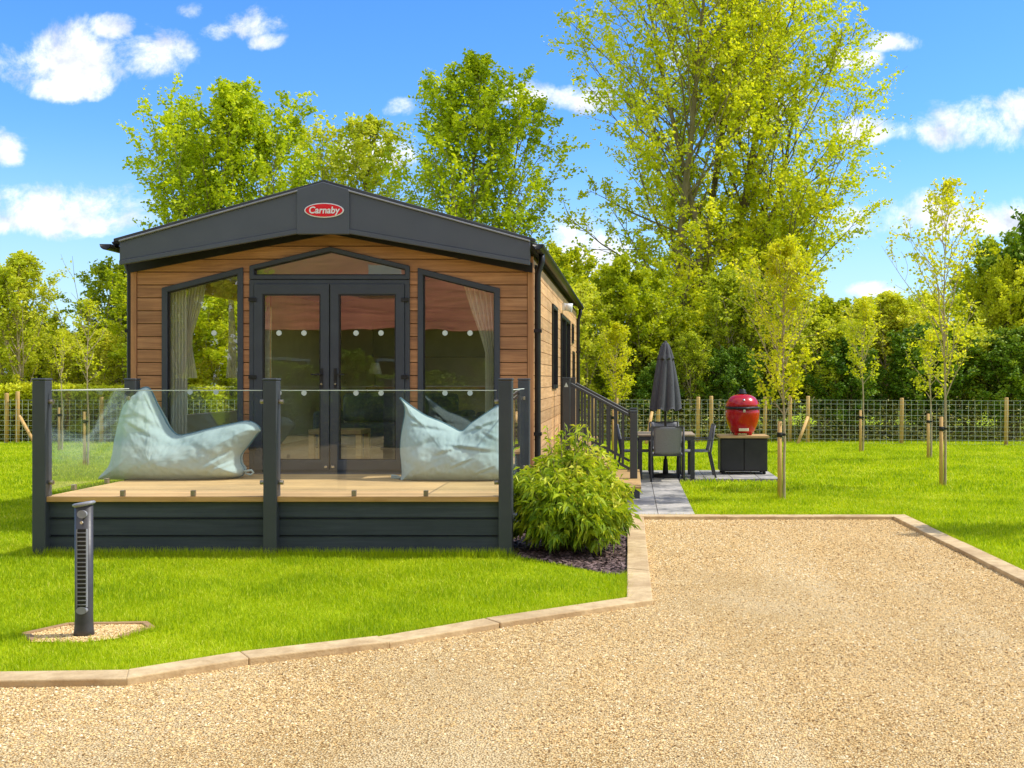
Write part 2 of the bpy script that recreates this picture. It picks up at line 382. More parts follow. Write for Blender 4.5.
def tile_mat():
    m, nt, out = new_mat('slate tiles')
    p = N(nt, 'ShaderNodeBsdfPrincipled', inp={'Specular IOR Level': .4})
    g = N(nt, 'ShaderNodeNewGeometry')
    n1 = N(nt, 'ShaderNodeTexNoise', inp={'Scale': 1.6, 'Detail': 7, 'Roughness': .65}); nt.links.new(g.outputs['Position'], n1.inputs[0])
    n2 = N(nt, 'ShaderNodeTexNoise', inp={'Scale': 14, 'Detail': 5}); nt.links.new(g.outputs['Position'], n2.inputs[0])
    at = N(nt, 'ShaderNodeAttribute', attribute_name='tint')
    s = math_n(nt, 'ADD', math_n(nt, 'MULTIPLY', n1.outputs['Fac'], .75), math_n(nt, 'MULTIPLY', n2.outputs['Fac'], .25))
    s = math_n(nt, 'ADD', s, math_n(nt, 'MULTIPLY', math_n(nt, 'SUBTRACT', at.outputs['Fac'], .5), .10))
    r = ramp(nt, [(.38,(.14,.135,.13)),(.48,(.34,.325,.29)),(.60,(.54,.50,.44))], s)
    nt.links.new(r.outputs[0], p.inputs['Base Color'])
    rr = math_n(nt, 'MULTIPLY_ADD', n2.outputs['Fac'], .4, .4); nt.links.new(rr, p.inputs['Roughness'])
    b = N(nt, 'ShaderNodeBump', inp={'Strength': .3, 'Distance': .006}); nt.links.new(n2.outputs['Fac'], b.inputs['Height']); nt.links.new(b.outputs[0], p.inputs['Normal'])
    nt.links.new(p.outputs[0], out.inputs[0]); return m
M['tile'] = tile_mat()

# ------------------------------------------------------------------ regions
KL = [(-14,5.80),(-3.6,5.88),(-2.71,5.93),(-2.2,6.36),(-1.475,6.76),(-.863,7.30),(.165,8.06),(.165,12.93),(3.09,12.93),(3.15,8.75),(3.3,-4.0)]  # outer kerb line beside the gravel
def inside(P, poly):
    x = P[:,0]; y = P[:,1]; r = np.zeros(len(P), bool); n = len(poly)
    for i in range(n):
        x1,y1 = poly[i]; x2,y2 = poly[(i+1)%n]
        c = ((y1 > y) != (y2 > y)) & (x < (x2-x1)*(y-y1)/((y2-y1)+1e-12)+x1); r ^= c
    return r
DRIVE = KL + [(3.3,-12),(-14,-12)]
def offset_line(line, w):
    P = [Vector(p) for p in line]; out = []
    for i, b in enumerate(P):
        d1 = (b-P[i-1]).normalized() if i else (P[1]-b).normalized()
        d2 = (P[i+1]-b).normalized() if i < len(P)-1 else d1
        n1 = Vector((-d1.y, d1.x)); n2 = Vector((-d2.y, d2.x)); ww = w
        out.append(tuple(b + (n1+n2)*(ww/(1+n1.dot(n2)))))
    return out
KI = offset_line(KL, .19)
KERBED = KI + [(3.5,-12),(-14,-12)]
WALLY = 12.74; XL = -5.78; XR = -1.12; BACK = 23.0
DECK = [(-5.45,10.25),(-1.2,10.25),(-1.2,WALLY),(-5.45,WALLY)]
HOUSE = [(XL,WALLY),(XR,WALLY),(XR,BACK),(XL,BACK)]
BED = [(-1.2,10.3),(-1.0,10.12),(-.6,9.74),(-.3,9.40),(-.02,9.18),(-.02,12.9),(-1.1,12.9),(-1.2,12)]
PATH = [(XR,13.13),(.79,13.13),(.79,17.72),(2.46,17.72),(2.46,19.75),(XR,19.75)]
PITC = (-3.42, 7.22)
PIT = [(-3.93,7.10),(-3.78,7.40),(-3.26,7.44),(-3.14,7.28),(-3.24,7.0),(-3.42,6.88),(-3.76,6.90)]

# ground
MB().add([(-300,-120,0),(300,-120,0),(300,500,0),(-300,500,0)], [(0,1,2,3)]).build('ground', M['ground'])
tag(bpy.data.objects['ground'], kind='structure')
def sheet(name, poly, z, mat):
    me = bpy.data.meshes.new(name); bm = bmesh.new()
    vs = [bm.verts.new((x,y,z)) for x,y in poly]; es = [bm.edges.new((vs[i], vs[(i+1)%len(vs)])) for i in range(len(vs))]
    bmesh.ops.triangle_fill(bm, edges=es, use_beauty=True)
    for f in bm.faces:
        if f.normal.z < 0: f.normal_flip()
    bm.to_mesh(me); bm.free(); me.materials.append(mat)
    o = link(bpy.data.objects.new(name, me)); tag(o, kind='structure'); return o
sheet('gravel_drive', DRIVE, .006, M['gravel'])
sheet('planting_bed', BED, .012, M['soil'])
sheet('bollard_pit', PIT, .012, M['gravel'])
sheet('patio_bedding', PATH, .006, M['soil'])

# kerb (each stone a block inside one mesh)
kb = MB()
for i in range(len(KL)-1):
    a, b, c, d = (Vector(KL[i]), Vector(KL[i+1]), Vector(KI[i+1]), Vector(KI[i]))
    L = (b-a).length; n = max(1, round(L/1.15))
    for k in range(n):
        t0 = k/n + (.0025/L if k else 0); t1 = (k+1)/n - (.0025/L if k < n-1 else 0)
        q = [a.lerp(b,t0), a.lerp(b,t1), d.lerp(c,t1), d.lerp(c,t0)]
        z = .046 + random.uniform(-.004,.004)
        jit = random.uniform(-.004,.004)
        kb.prism_z([(p.x+jit, p.y+jit) for p in q], -.05, z)
o = kb.build('kerb', M['kerb'], bevel=.008, seg=2); tag(o, kind='structure')

# pit edging
pe = MB(); PO = PIT
pin = inset(PIT, .045)
for i in range(len(PIT)):
    j = (i+1)%len(PIT)
    if PIT[i][1] < 7.05 and PIT[j][1] < 7.05: continue
    pe.prism_z([PIT[i],PIT[j],pin[j],pin[i]], 0, .024)
o = pe.build('timber_edging', M['edging'], bevel=.004); tag(o, 'weathered timber edging round the small gravel pit of the bollard light', 'edging')

# patio tiles
tv=[];tf=[];ta=[]
def tile(x0,x1,y0,y1):
    n=len(tv); t=random.random(); z=.022+random.uniform(-.001,.001); g=.003; b=.004
    for (a,c,zz) in ((0,0,z-.02),(0,0,z-b),(b,b,z)):
        tv.extend([(x0+g+a,y0+g+c,zz),(x1-g-a,y0+g+c,zz),(x1-g-a,y1-g-c,zz),(x0+g+a,y1-g-c,zz)])
    for r in (0,1):
        for i in range(4):
            j=(i+1)%4; tf.append((n+r*4+i,n+r*4+j,n+r*4+4+j,n+r*4+4+i))
    tf.append((n+8,n+9,n+10,n+11)); ta.extend([t]*12)
T=.45; y=13.13
row=0
while y < 19.7:
    y1=min(y+T,19.75); x=.79
    while x > XR+.02:
        x0=max(x-T,XR); tile(x0,x,y,y1); x-=T
    if y>=17.7:
        x=.79
        while x<2.45: tile(x,min(x+T,2.46),y,y1); x+=T
    y+=T
me=bpy.data.meshes.new('patio'); me.from_pydata(tv,[],tf); me.update()
a=me.attributes.new('tint','FLOAT','POINT'); a.data.foreach_set('value',ta); me.materials.append(M['tile'])
tag(link(bpy.data.objects.new('patio',me)),kind='structure')

# ------------------------------------------------------------------ grass
def free_lawn(P):
    m = ~inside(P, KERBED)
    for poly in (DECK, HOUSE, BED, PATH): m &= ~inside(P, poly)
    pitn = inset(PIT, -.01); m &= ~inside(P, pitn)
    return m
def grass_blades(parts):
    Vs=[];Ts=[];As=[];off=0
    for (x0,x1,y0,y1,n,h,w,clip) in parts:
        P = np.stack([rng.uniform(x0,x1,n), rng.uniform(y0,y1,n)],1)
        # inside the camera's cone (with a margin for nearby views)
        keep = free_lawn(P) & (P[:,0] > -.64*P[:,1]-1.2) & (P[:,0] < .42*P[:,1]+3.2)
        P = P[keep]; n = len(P)
        # tufts: pull some blades towards shared centres
        H = h*(.55+.75*rng.random(n)); ang = rng.uniform(0,2*np.pi,n); lean = rng.normal(0,.45,n)*H; la = rng.uniform(0,2*np.pi,n)
        W = w*(.7+.6*rng.random(n))
        pat = np.sin(P[:,0]*2.3+np.sin(P[:,1]*1.7)*1.4)*np.sin(P[:,1]*2.9+np.sin(P[:,0]*1.9))+.6*np.sin(P[:,0]*7.1+P[:,1]*3.3)*np.sin(P[:,1]*6.1-P[:,0]*2.2)
        H = H*(1+.28*pat)*np.where(rng.random(n)<.04,1.5,1); tn = np.clip(rng.normal(.45,.2,n)-.10*pat,0,1); tn[rng.random(n)<.015] = 1.0
        dx = np.cos(ang)*W/2; dy = np.sin(ang)*W/2
        lx = np.cos(la)*lean; ly = np.sin(la)*lean
        z0 = np.zeros(n)
        V = np.empty((n,5,3))
        V[:,0] = np.stack([P[:,0]-dx, P[:,1]-dy, z0],1); V[:,1] = np.stack([P[:,0]+dx, P[:,1]+dy, z0],1)
        V[:,2] = np.stack([P[:,0]+dx*.8+lx*.35, P[:,1]+dy*.8+ly*.35, H*.6],1); V[:,3] = np.stack([P[:,0]-dx*.8+lx*.35, P[:,1]-dy*.8+ly*.35, H*.6],1)
        V[:,4] = np.stack([P[:,0]+lx*1.2, P[:,1]+ly*1.2, H],1)
        i = off+np.arange(n)*5
        Ts += [np.stack([i,i+1,i+2],1), np.stack([i,i+2,i+3],1), np.stack([i+3,i+2,i+4],1)]
        Vs.append(V.reshape(-1,3)); As.append(np.repeat(tn,5)); off += n*5
    return np.concatenate(Vs), np.concatenate(Ts), np.concatenate(As)
V,Tt,A = grass_blades([
    (-9,1,5.5,8.2,260000,.035,.0042,0),
    (-9,1,8.2,11.0,200000,.038,.0055,0),
    (3.2,8.5,4.5,10.5,120000,.042,.0075,0),
    (-12,9.5,10.5,16,280000,.038,.009,0),
    (-16,12,16,28.5,290000,.05,.016,0),
])
o = np_mesh('grass', V, Tt, M['grass'], A); tag(o, 'short bright green mown grass of the lawns', 'grass', kind='stuff')

# longer grass against edges (deck foot, kerbs, pit)
def edge_tufts(lines):
    Vs=[];Ts=[];As=[];off=0
    for (a,b,n,h,w,spread) in lines:
        t = rng.random(n); P = np.outer(1-t,a)+np.outer(t,b)+rng.normal(0,spread,(n,2)); k=free_lawn(P); P=P[k]; n=len(P)
        H=h*(.5+.9*rng.random(n)); ang=rng.uniform(0,2*np.pi,n); la=rng.uniform(0,2*np.pi,n); lean=rng.normal(0,.4,n)*H; W=w
        dx=np.cos(ang)*W/2; dy=np.sin(ang)*W/2; lx=np.cos(la)*lean; ly=np.sin(la)*lean
        V=np.empty((n,3,3)); z=np.zeros(n)
        V[:,0]=np.stack([P[:,0]-dx,P[:,1]-dy,z],1);V[:,1]=np.stack([P[:,0]+dx,P[:,1]+dy,z],1);V[:,2]=np.stack([P[:,0]+lx,P[:,1]+ly,H],1)
        i=off+np.arange(n)*3; Ts.append(np.stack([i,i+1,i+2],1)); Vs.append(V.reshape(-1,3)); As.append(np.repeat(rng.uniform(.1,.8,n),3)); off+=n*3
    return np.concatenate(Vs),np.concatenate(Ts),np.concatenate(As)
lines=[((-5.6,10.2),(-1.1,10.15),9000,.085,.006,.035),((-5.5,10.3),(-5.5,12.7),2500,.08,.006,.04)]
for i in range(len(KI)-1): lines.append((KI[i],KI[i+1],int(2200*min(6,np.hypot(KI[i+1][0]-KI[i][0],KI[i+1][1]-KI[i][1]))),.055,.006,.03))
for i in range(len(PIT)): lines.append((PIT[i],PIT[(i+1)%len(PIT)],500 if i<4 else 150,.055,.005,.03))
for x0,y0 in ((1.98,15.1),(5.84,25.0),(6.1,22.5),(4.85,16.9),(-10,20.3)): lines.append(((x0-.1,y0),(x0+.1,y0),150,.10,.008,.06))
V,Tt,A=edge_tufts(lines)
o=np_mesh('edge_grass',V,Tt,M['grass'],A); tag(o,'longer grass left along the deck foot and kerb edges','grass',kind='stuff')

# ------------------------------------------------------------------ gravel stones, mulch
def stones(name, P, size, z0, mat, flat=.6, lab='', cat='', r=rng):
    n=len(P); base=np.array([(1,0,0),(0,1,0),(-1,0,0),(0,-1,0),(0,0,1),(0,0,-.6)],float)
    size=size*.84; S=size[:,None]; ang=r.uniform(0,2*np.pi,n); V=np.repeat(base[None],n,0)*(.7+.6*r.random((n,6,1)))
    V[:,:,0]*=(1+.5*r.random(n))[:,None]; V[:,:,2]*=flat
    tz=r.normal(0,.3,(n,1)); z=V[:,:,2]+V[:,:,0]*tz
    x=V[:,:,0]*np.cos(ang)[:,None]-V[:,:,1]*np.sin(ang)[:,None]; y=V[:,:,0]*np.sin(ang)[:,None]+V[:,:,1]*np.cos(ang)[:,None]
    W=np.stack([P[:,0,None]+x*S,P[:,1,None]+y*S,z0+(z*S)+S*.15],2).reshape(-1,3)
    f=np.array([(0,1,4),(1,2,4),(2,3,4),(3,0,4),(1,0,5),(2,1,5),(3,2,5),(0,3,5)])
    T=(f[None]+(np.arange(n)*6)[:,None,None]).reshape(-1,3)
    o=np_mesh(name,W,T,mat,np.repeat(np.where(r.random(n)<.07,0,np.clip(r.beta(1.6,1.4,n),0,1)),6)); tag(o,lab,cat,kind='stuff'); return o
PP=[];SS=[]
for (x0,x1,y0,y1,n,s) in ((-4,2.6,4.2,6.3,95000,.0062),(-3.2,3.3,6.3,9,85000,.0068),(-.2,3.3,9,13.1,70000,.0075)):
    P=np.stack([rng.uniform(x0,x1,n),rng.uniform(y0,y1,n)],1); k=inside(P,DRIVE)&(P[:,0]>-.6*P[:,1]-.5)&(P[:,0]<.38*P[:,1]+.6); P=P[k]; wear=np.sin(P[:,0]*1.1+.7*np.sin(P[:,1]*.9))*np.sin(P[:,1]*.8+1.3*np.sin(P[:,0]*.6+1))+.5*np.sin(P[:,0]*3.1+P[:,1]*2.3)*np.sin(P[:,1]*2.7-P[:,0]); P=P[rng.random(len(P))>np.clip(wear*.8-.1,0,.8)+np.clip((5.15-P[:,1])*1.2+.25*np.sin(P[:,0]*2.1),0,.75)]; PP.append(P); SS.append(s*(.5+1.0*rng.random(len(P))**1.5))
stones('gravel_stones',np.concatenate(PP),np.concatenate(SS),.006,M['stones'],lab='loose golden gravel covering the driveway',cat='gravel')
P=np.stack([rng.uniform(-4.1,-2.8,14000),rng.uniform(6.9,7.5,14000)],1); P=P[inside(P,PIT)]
stones('pit_gravel',P,.006*(.5+rng.random(len(P))),.012,M['stones'],lab='pale gravel filling the pit round the bollard light',cat='gravel')
P=np.stack([rng.uniform(-1.2,0,9000),rng.uniform(8.8,13,9000)],1); P=P[inside(P,inset(BED,.02))]
P2=P+0
stones('slate_mulch',P,.024*(.4+rng.random(len(P))),.014,M['mulch'],flat=.22,lab='dark purple brown slate chips around the leafy bush',cat='mulch')

# ------------------------------------------------------------------ trees
def branch_poly(p, d, L, n, wob, up, r):
    pts=[p.copy()]; d=d/np.linalg.norm(d); st=L/n
    for k in range(n):
        d=d+r.normal(0,wob,3)+np.array([0,0,up]); d/=np.linalg.norm(d)
        pts.append(pts[-1]+d*st)
    return np.array(pts)
def tubes_np(polys, n):
    """polys: list of (pts, r0, r1); vectorised per group of same length"""
    Vs=[];Ts=[];off=0
    groups={}
    for p,a,b in polys: groups.setdefault(len(p),[]).append((p,a,b))
    th=2*np.pi*np.arange(n)/n
    for m,g in groups.items():
        P=np.array([x[0] for x in g]); R0=np.array([x[1] for x in g]); R1=np.array([x[2] for x in g]); K=len(g)
        t=np.linspace(0,1,m); R=R0[:,None]*(1-t)+R1[:,None]*t
        D=np.gradient(P,axis=1); D/=np.linalg.norm(D,axis=2,keepdims=True)+1e-9
        D0=D.mean(1,keepdims=True); ref=np.where(np.abs(D0[...,2:3])<.9,np.array([0,0,1.]),np.array([1.,0,0])); ref=np.broadcast_to(ref,D.shape)
        A=np.cross(D,ref); A/=np.linalg.norm(A,axis=2,keepdims=True)+1e-9; B=np.cross(D,A)
        V=P[:,:,None]+(A[:,:,None]*np.cos(th)[:,None]+B[:,:,None]*np.sin(th)[:,None])*R[:,:,None,None]
        Vs.append(V.reshape(-1,3))
        k=np.arange(K)[:,None,None]; s=np.arange(m-1)[None,:,None]; i=np.arange(n)[None,None,:]; j=(i+1)%n
        b=off+k*m*n+s*n
        q=np.stack([b+i,b+j,b+n+j,b+n+i],-1).reshape(-1,4); Ts.append(q); off+=K*m*n
    return np.concatenate(Vs),np.concatenate(Ts)

def make_tree(name,label,cat,stems,env,mats,leafsize,seed,n1=40,n2=11,n3=6,nl=10,rad=.16,start=.18,ang=(.45,1.0),up=.06,group=None,loc=(0,0,0),aspect=.7,lw=.6,spread=1.0,tmin=0,l3=.14):
    """stems: list of point lists relative to loc; env(z)->max radius of crown at height z"""
    r=np.random.default_rng(seed); root=thing(name,label,cat,loc,group=group)
    big=[];mid=[];thin=[];LC=[];LA=[];LT=[]
    zt=max(s[-1][2] for s in stems)
    for si,st in enumerate(stems):
        st=np.array(st,float)
        # resample the stem
        seg=np.linalg.norm(np.diff(st,axis=0),axis=1); cum=np.concatenate([[0],np.cumsum(seg)]); tot=cum[-1]; m=14
        tt=np.linspace(0,tot,m); S=np.stack([np.interp(tt,cum,st[:,a]) for a in range(3)],1); S[1:-1]+=r.normal(0,.02*tot/14,(m-2,3))
        rs=rad*(.9 if si else 1); big.append((S,rs,rs*.1))
        k1=int(n1*(1 if si==0 else .8))
        for k in range(k1):
            t=start+(1-start)*((k+r.random())/k1); x=t*(m-1); i0=min(int(x),m-2); p=S[i0]+(S[i0+1]-S[i0])*(x-i0)
            az=k*2.4+r.normal(0,.4); el=r.uniform(*ang)*(1-.25*t)
            if name=='tall_tree' and t<.4: el=r.uniform(.95,1.5)
            R=env(p[2])*r.uniform(.65,1.1)
            if R<.1: continue
            d=np.array([math.cos(az)*math.sin(el),math.sin(az)*math.sin(el),math.cos(el)])
            L=R/max(math.sin(el),.35)*spread
            for _ in range(14):
                ze=p[2]+L*(d[2]*.8+.25); 
                if L*d[0]*d[0]+L*d[1]*d[1]>0 and L*math.hypot(d[0],d[1])<=env(ze)*1.08+.02: break
                L*=.88
            if L<.1: continue
            b1=branch_poly(p,d,L,6,.10,up,r); r1=rs*(1-.85*t)*.30+.006; mid.append((b1,r1,r1*.15))
            for q in range(n2):
                u=.2+.8*(q+r.random())/n2; x=u*6; j0=min(int(x),5); p2=b1[j0]+(b1[j0+1]-b1[j0])*(x-j0)
                dd=b1[j0+1]-b1[j0]; dd/=np.linalg.norm(dd); rv=r.normal(size=3); rv-=dd*rv.dot(dd); rv/=np.linalg.norm(rv)
                d2=dd*r.uniform(.4,.9)+rv*r.uniform(.5,1.0)+np.array([0,0,.15]); L2=L*r.uniform(.2,.42)*(1.1-.4*u)
                b2=branch_poly(p2,d2,L2,4,.16,up,r); thin.append((b2,min(r1*.3,.016),.003))
                cl=r.random()
                for w in range(n3):
                    v=.25+.75*(w+r.random())/n3; x=v*4; h0=min(int(x),3); p3=b2[h0]+(b2[h0+1]-b2[h0])*(x-h0)
                    d3=r.normal(size=3)*.7+(b2[h0+1]-b2[h0])/np.linalg.norm(b2[h0+1]-b2[h0]); d3/=np.linalg.norm(d3)
                    L3=r.uniform(.5,1)*max(L2*.45,l3)
                    nn=max(2,int(nl*r.uniform(.5,1.3))); s=r.random(nn)
                    pos=p3+d3*(s*L3)[:,None]+r.normal(0,leafsize*.45,(nn,3)); LC.append(pos)
                    LT.append(np.full(nn,cl*.45)+r.random(nn)*.55)
    V,T=tubes_np(big,10); V2,T2=tubes_np(mid,6); V3,T3=tubes_np(thin,3)
    Tq=np.concatenate([T,T2+len(V),T3+len(V)+len(V2)]); Vq=np.concatenate([V,V2,V3])
    np_mesh('trunk',Vq,Tq,mats[0],smooth=True,parent=root)
    C=np.concatenate(LC); tn=np.concatenate(LT)
    C[:,2]=np.maximum(C[:,2],.05)
    leaves('crown',C,leafsize,mats[1],parent=root,aspect=aspect,tint=np.clip(tn,0,1),r=r)
    return root
def dup(root,loc,rz,s,label,cat=None,group=None):
    r=root.copy(); COL.objects.link(r); r.location=loc; r.rotation_euler=(0,0,rz); r.scale=s if hasattr(s,'__len__') else (s,s,s)
    r['label']=label
    if cat: r['category']=cat
    if group: r['group']=group
    elif 'group' in r.keys() and group is None: pass
    for ch in list(root.children):
        c=ch.copy(); COL.objects.link(c); c.parent=r
    return r
def ell(z0,z1,R,p=.5,k=.45):
    """egg-shaped envelope widest at fraction k"""
    def f(z):
        t=(z-z0)/(z1-z0)
        if t<=-.2 or t>=1: return 0.02*R
        t=max(t,0.02)
        u=t/k if t<k else (1-t)/(1-k)
        return R*max(u,0)**p
    return f

# the tall trees behind the patio
make_tree('tall_tree','tall light green tree with twin upright stems rising behind the closed parasol','tree',
  [[(0,0,0),(-.25,0,3),(-.2,.1,7),(.4,0,12),(.9,0,18.5)],[(.15,.1,0),(.5,.4,3),(.5,.5,6.5),(-.5,.8,11),(-1.9,.6,17.5)]],
  ell(-1,22,4.9,.30,.45),(M['bark'],M['leaf_tall']),.12,11,n1=58,n2=12,n3=5,nl=13,rad=.2,start=.08,ang=(.6,1.25),loc=(1.95,38,0))
make_tree('tall_tree','tall broad light green tree with a dark leaning trunk behind the red barbecue','tree',
  [[(0,0,0),(.35,0,2.5),(.45,.1,6),(1.4,0,11),(2.6,0,18)],[(-.1,.1,0),(-.3,.4,2.5),(-.5,.6,6.5),(.3,.9,12),(.6,.8,18)],[(.35,0,2.5),(1.1,.2,5),(2.2,.3,8.5),(2.8,.3,12)],[(.2,0,1.2),(1.6,-.3,3.6),(3.3,-.4,6.0)]],
  ell(-1,22,3.7,.30,.42),(M['barkd'],M['leaf_tall']),.12,12,n1=46,n2=12,n3=5,nl=13,rad=.24,start=.08,ang=(.55,1.2),loc=(3.3,40,0))
# behind the lodge
make_tree('leafy_tree','rounded green tree rising behind the left half of the lodge roof','tree',
  [[(0,0,0),(.1,0,3),(-.1,0,6),(.5,.2,10.0)],[(0,.2,0),(-.6,.3,3.5),(-1.4,.4,8.2)],[(0,.2,0),(.7,.3,3.5),(1.6,.4,8.6)]],
  ell(.8,10.9,3.3,.5,.5),(M['bark'],M['leaf_mid']),.12,13,n1=38,n2=10,n3=6,nl=10,rad=.14,start=.15,ang=(.4,1.1),up=.12,loc=(-12.75,34,0))
make_tree('leafy_tree','taller pointed green tree rising behind the right half of the lodge roof','tree',
  [[(0,0,0),(.1,0,3),(-.1,0,7),(.2,.2,11.2)],[(0,.2,0),(-.5,.3,3.5),(-.9,.4,10.2)],[(0,.2,0),(.7,.3,3.5),(1.4,.4,9.8)]],
  ell(.8,12.0,3.0,.55,.42),(M['bark'],M['leaf_mid']),.115,14,n1=34,n2=10,n3=6,nl=9,rad=.14,start=.15,ang=(.4,1.05),up=.12,loc=(-4.9,34.5,0))
make_tree('pale_tree','low pale yellow green tree between the two green trees behind the lodge roof','tree',
  [[(0,0,0),(.1,0,3),(-.1,0,6),(.2,.2,10.2)],[(0,.2,0),(-.9,.3,3.5),(-1.9,.4,8.2)]],
  ell(1,10.7,3.9,.45,.5),(M['bark'],M['leaf_pale']),.13,15,n1=32,n2=9,n3=6,nl=7,rad=.14,start=.25,loc=(-9.2,38,0))

# shrub prototypes at the boundary
sa=make_tree('boundary_tree','bright bushy boundary tree just right of the lodge, behind the stair rail','tree',
  [[(0,0,0),(.1,0,1.5),(0,0,3),(.1,0,4.6)],[(.1,.1,0),(-.5,.2,1.5),(-1.0,.3,3.8)],[(.1,.1,0),(.6,.1,1.5),(1.1,.2,3.9)]],
  ell(0,5,2.0,.4,.45),(M['bark'],M['leaf_shrub']),.095,21,n1=24,n2=9,n3=6,nl=11,rad=.08,start=.08,ang=(.5,1.2),loc=(-.3,31.5,0),group='bushy trees beyond the fence')
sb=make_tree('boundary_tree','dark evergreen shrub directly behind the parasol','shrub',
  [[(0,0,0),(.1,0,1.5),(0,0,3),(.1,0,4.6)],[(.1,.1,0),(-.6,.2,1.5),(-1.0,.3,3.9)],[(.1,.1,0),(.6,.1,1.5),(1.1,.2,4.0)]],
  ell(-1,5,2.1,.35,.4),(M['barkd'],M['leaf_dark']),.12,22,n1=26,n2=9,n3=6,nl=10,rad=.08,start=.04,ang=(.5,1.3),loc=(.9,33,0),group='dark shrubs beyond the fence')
sc=make_tree('boundary_tree','airy yellow green tree above the hedge at the left edge of the photo','tree',
  [[(0,0,0),(.1,0,1.5),(0,0,3),(.1,0,4.8)],[(.1,.1,0),(-.5,.2,1.5),(-.8,.3,4.2)]],
  ell(.8,5,1.7,.5,.5),(M['barky'],M['leaf_pale']),.085,23,n1=30,n2=9,n3=6,nl=8,rad=.06,start=.15,ang=(.35,.8),up=.1,loc=(-16.6,29.8,0),group='airy trees beyond the fence')
sb.scale=(.8,.8,.68)
def at(px,Y): return ((px-VX)*Y/F, Y, 0)
G1='bushy trees beyond the fence'; G2='dark shrubs beyond the fence'
sh=[ # proto, px, Y, scale xy, scale z, label, group
 (sa,655,32.5,.8,.75,'low bright bush right behind the parasol and fence',G1),
 (sa,775,33,1.0,.95,'bright bushy tree behind the fence just right of the barbecue',G1),
 (sa,832,35,1.0,.85,'bushy green tree behind the second young staked tree from the patio',G1),
 (sa,885,33,.9,.8,'bushy green tree between the two middle staked trees, beyond the fence',G1),
 (sa,722,34.5,.9,.8,'green bush filling the gap under the tall trees, behind the barbecue',G1),
 (sa,925,34,.95,.85,'bushy green tree behind the pair of staked trees at right',G1),
 (sa,1000,37,1.15,1.25,'tall bushy green tree at the far right, beyond the fence',G1),
 (sa,1005,34,.9,1.05,'big green tree beyond the fence between the last two fence posts',G1),
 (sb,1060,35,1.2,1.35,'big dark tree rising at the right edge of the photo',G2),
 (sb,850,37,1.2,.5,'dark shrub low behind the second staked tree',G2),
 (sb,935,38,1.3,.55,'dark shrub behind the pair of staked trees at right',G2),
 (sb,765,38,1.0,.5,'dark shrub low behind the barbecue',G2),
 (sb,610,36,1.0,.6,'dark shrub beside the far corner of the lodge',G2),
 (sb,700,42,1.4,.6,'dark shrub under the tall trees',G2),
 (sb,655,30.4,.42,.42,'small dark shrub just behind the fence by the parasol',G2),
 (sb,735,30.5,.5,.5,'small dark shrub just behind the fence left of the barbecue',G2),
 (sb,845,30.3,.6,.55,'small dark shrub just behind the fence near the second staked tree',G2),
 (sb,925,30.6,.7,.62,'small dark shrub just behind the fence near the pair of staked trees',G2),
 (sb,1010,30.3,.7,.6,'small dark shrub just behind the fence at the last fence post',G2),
 (sa,15,33,.95,.75,'round green bush at the left edge of the photo, behind the hedge',G1),
 (sa,62,36,1.0,.62,'low green bush behind the left deck post',G1),
 (sa,113,33,.9,.66,'green bushy tree beside the left corner of the lodge',G1),
 (sb,85,38,1.3,.45,'low dark shrub behind the hedge left of the lodge',G2),
 (sa,-90,34,1.1,1.0,'bushy tree outside the left edge of the photo',G1),
 (sa,150,34.5,1.1,1.1,'bushy tree largely hidden by the left wall of the lodge',G1),
 (sa,1110,34,1.1,1.2,'bushy tree outside the right edge of the photo',G1),
 (sa,185,30,1.15,.95,'leafy tree behind the lodge seen only through its left window',G1),
 (sa,235,31,1.15,.95,'second leafy tree behind the lodge seen only through its left window',G1),
 (sa,560,34,1.1,1.15,'bushy tree largely hidden by the far end of the lodge',G1),
]
for i,(p,px,Y,s,sz,lab,g) in enumerate(sh):
    dup(p,at(px,Y),i*1.7,(s,s,sz),lab,'shrub' if p is sb else 'tree',g)

G3='airy trees beyond the fence'
for i,(px,Y,sx,sz,lab) in enumerate([
 (585,30.5,.9,.85,'pale airy tree right beside the far corner of the lodge'),
 (640,32,1.1,.62,'pale airy bush left of the parasol top, beyond the fence'),
 (690,30.5,.6,.58,'pale airy bush between the parasol and the barbecue, beyond the fence'),
 (748,32,1.1,.95,'pale airy tree behind the barbecue, beyond the fence'),
 (820,30.5,.95,.66,'pale airy tree just right of the fence brace'),
 (885,32,1.2,.82,'pale airy tree between the second and third young staked trees'),
 (972,31.5,1.2,.62,'pale airy bush right of the tall sparse staked tree, beyond the fence'),
 (108,31,.8,.6,'pale airy tree rising above the hedge beside the lodge'),
 (62,31,.7,.6,'low pale airy bush above the hedge behind the left deck post')]):
    dup(sc,at(px,Y),1+i*2.1,(sx,sx,sz),lab,'tree',G3)

# bare twiggy shrub poking up beside the left eave
r_=np.random.default_rng(5); tw=[]
rt=thing('twiggy_shrub','thin nearly bare branches sticking up left of the lodge eave','shrub',at(100,32))
for k in range(16):
    d=np.array([r_.normal(0,.35),r_.normal(0,.2),1.0]); b=branch_poly(np.array([r_.normal(0,.3),0,0.]),d,r_.uniform(3.2,6.0),7,.08,.02,r_); tw.append((b,.022,.004))
    for q in range(5):
        j=r_.integers(3,7); tw.append((branch_poly(b[j],b[j]-b[j-1]+r_.normal(0,.25,3),r_.uniform(.4,1.1),7,.1,.05,r_),.008,.003))
V,T=tubes_np(tw,4); np_mesh('trunk',V,T,M['bark'],parent=rt)
C=np.concatenate([x[0][2:] for x in tw]); C=C[r_.random(len(C))<.5]
leaves('crown',C+r_.normal(0,.05,C.shape),.07,M['leaf_pale'],parent=rt)

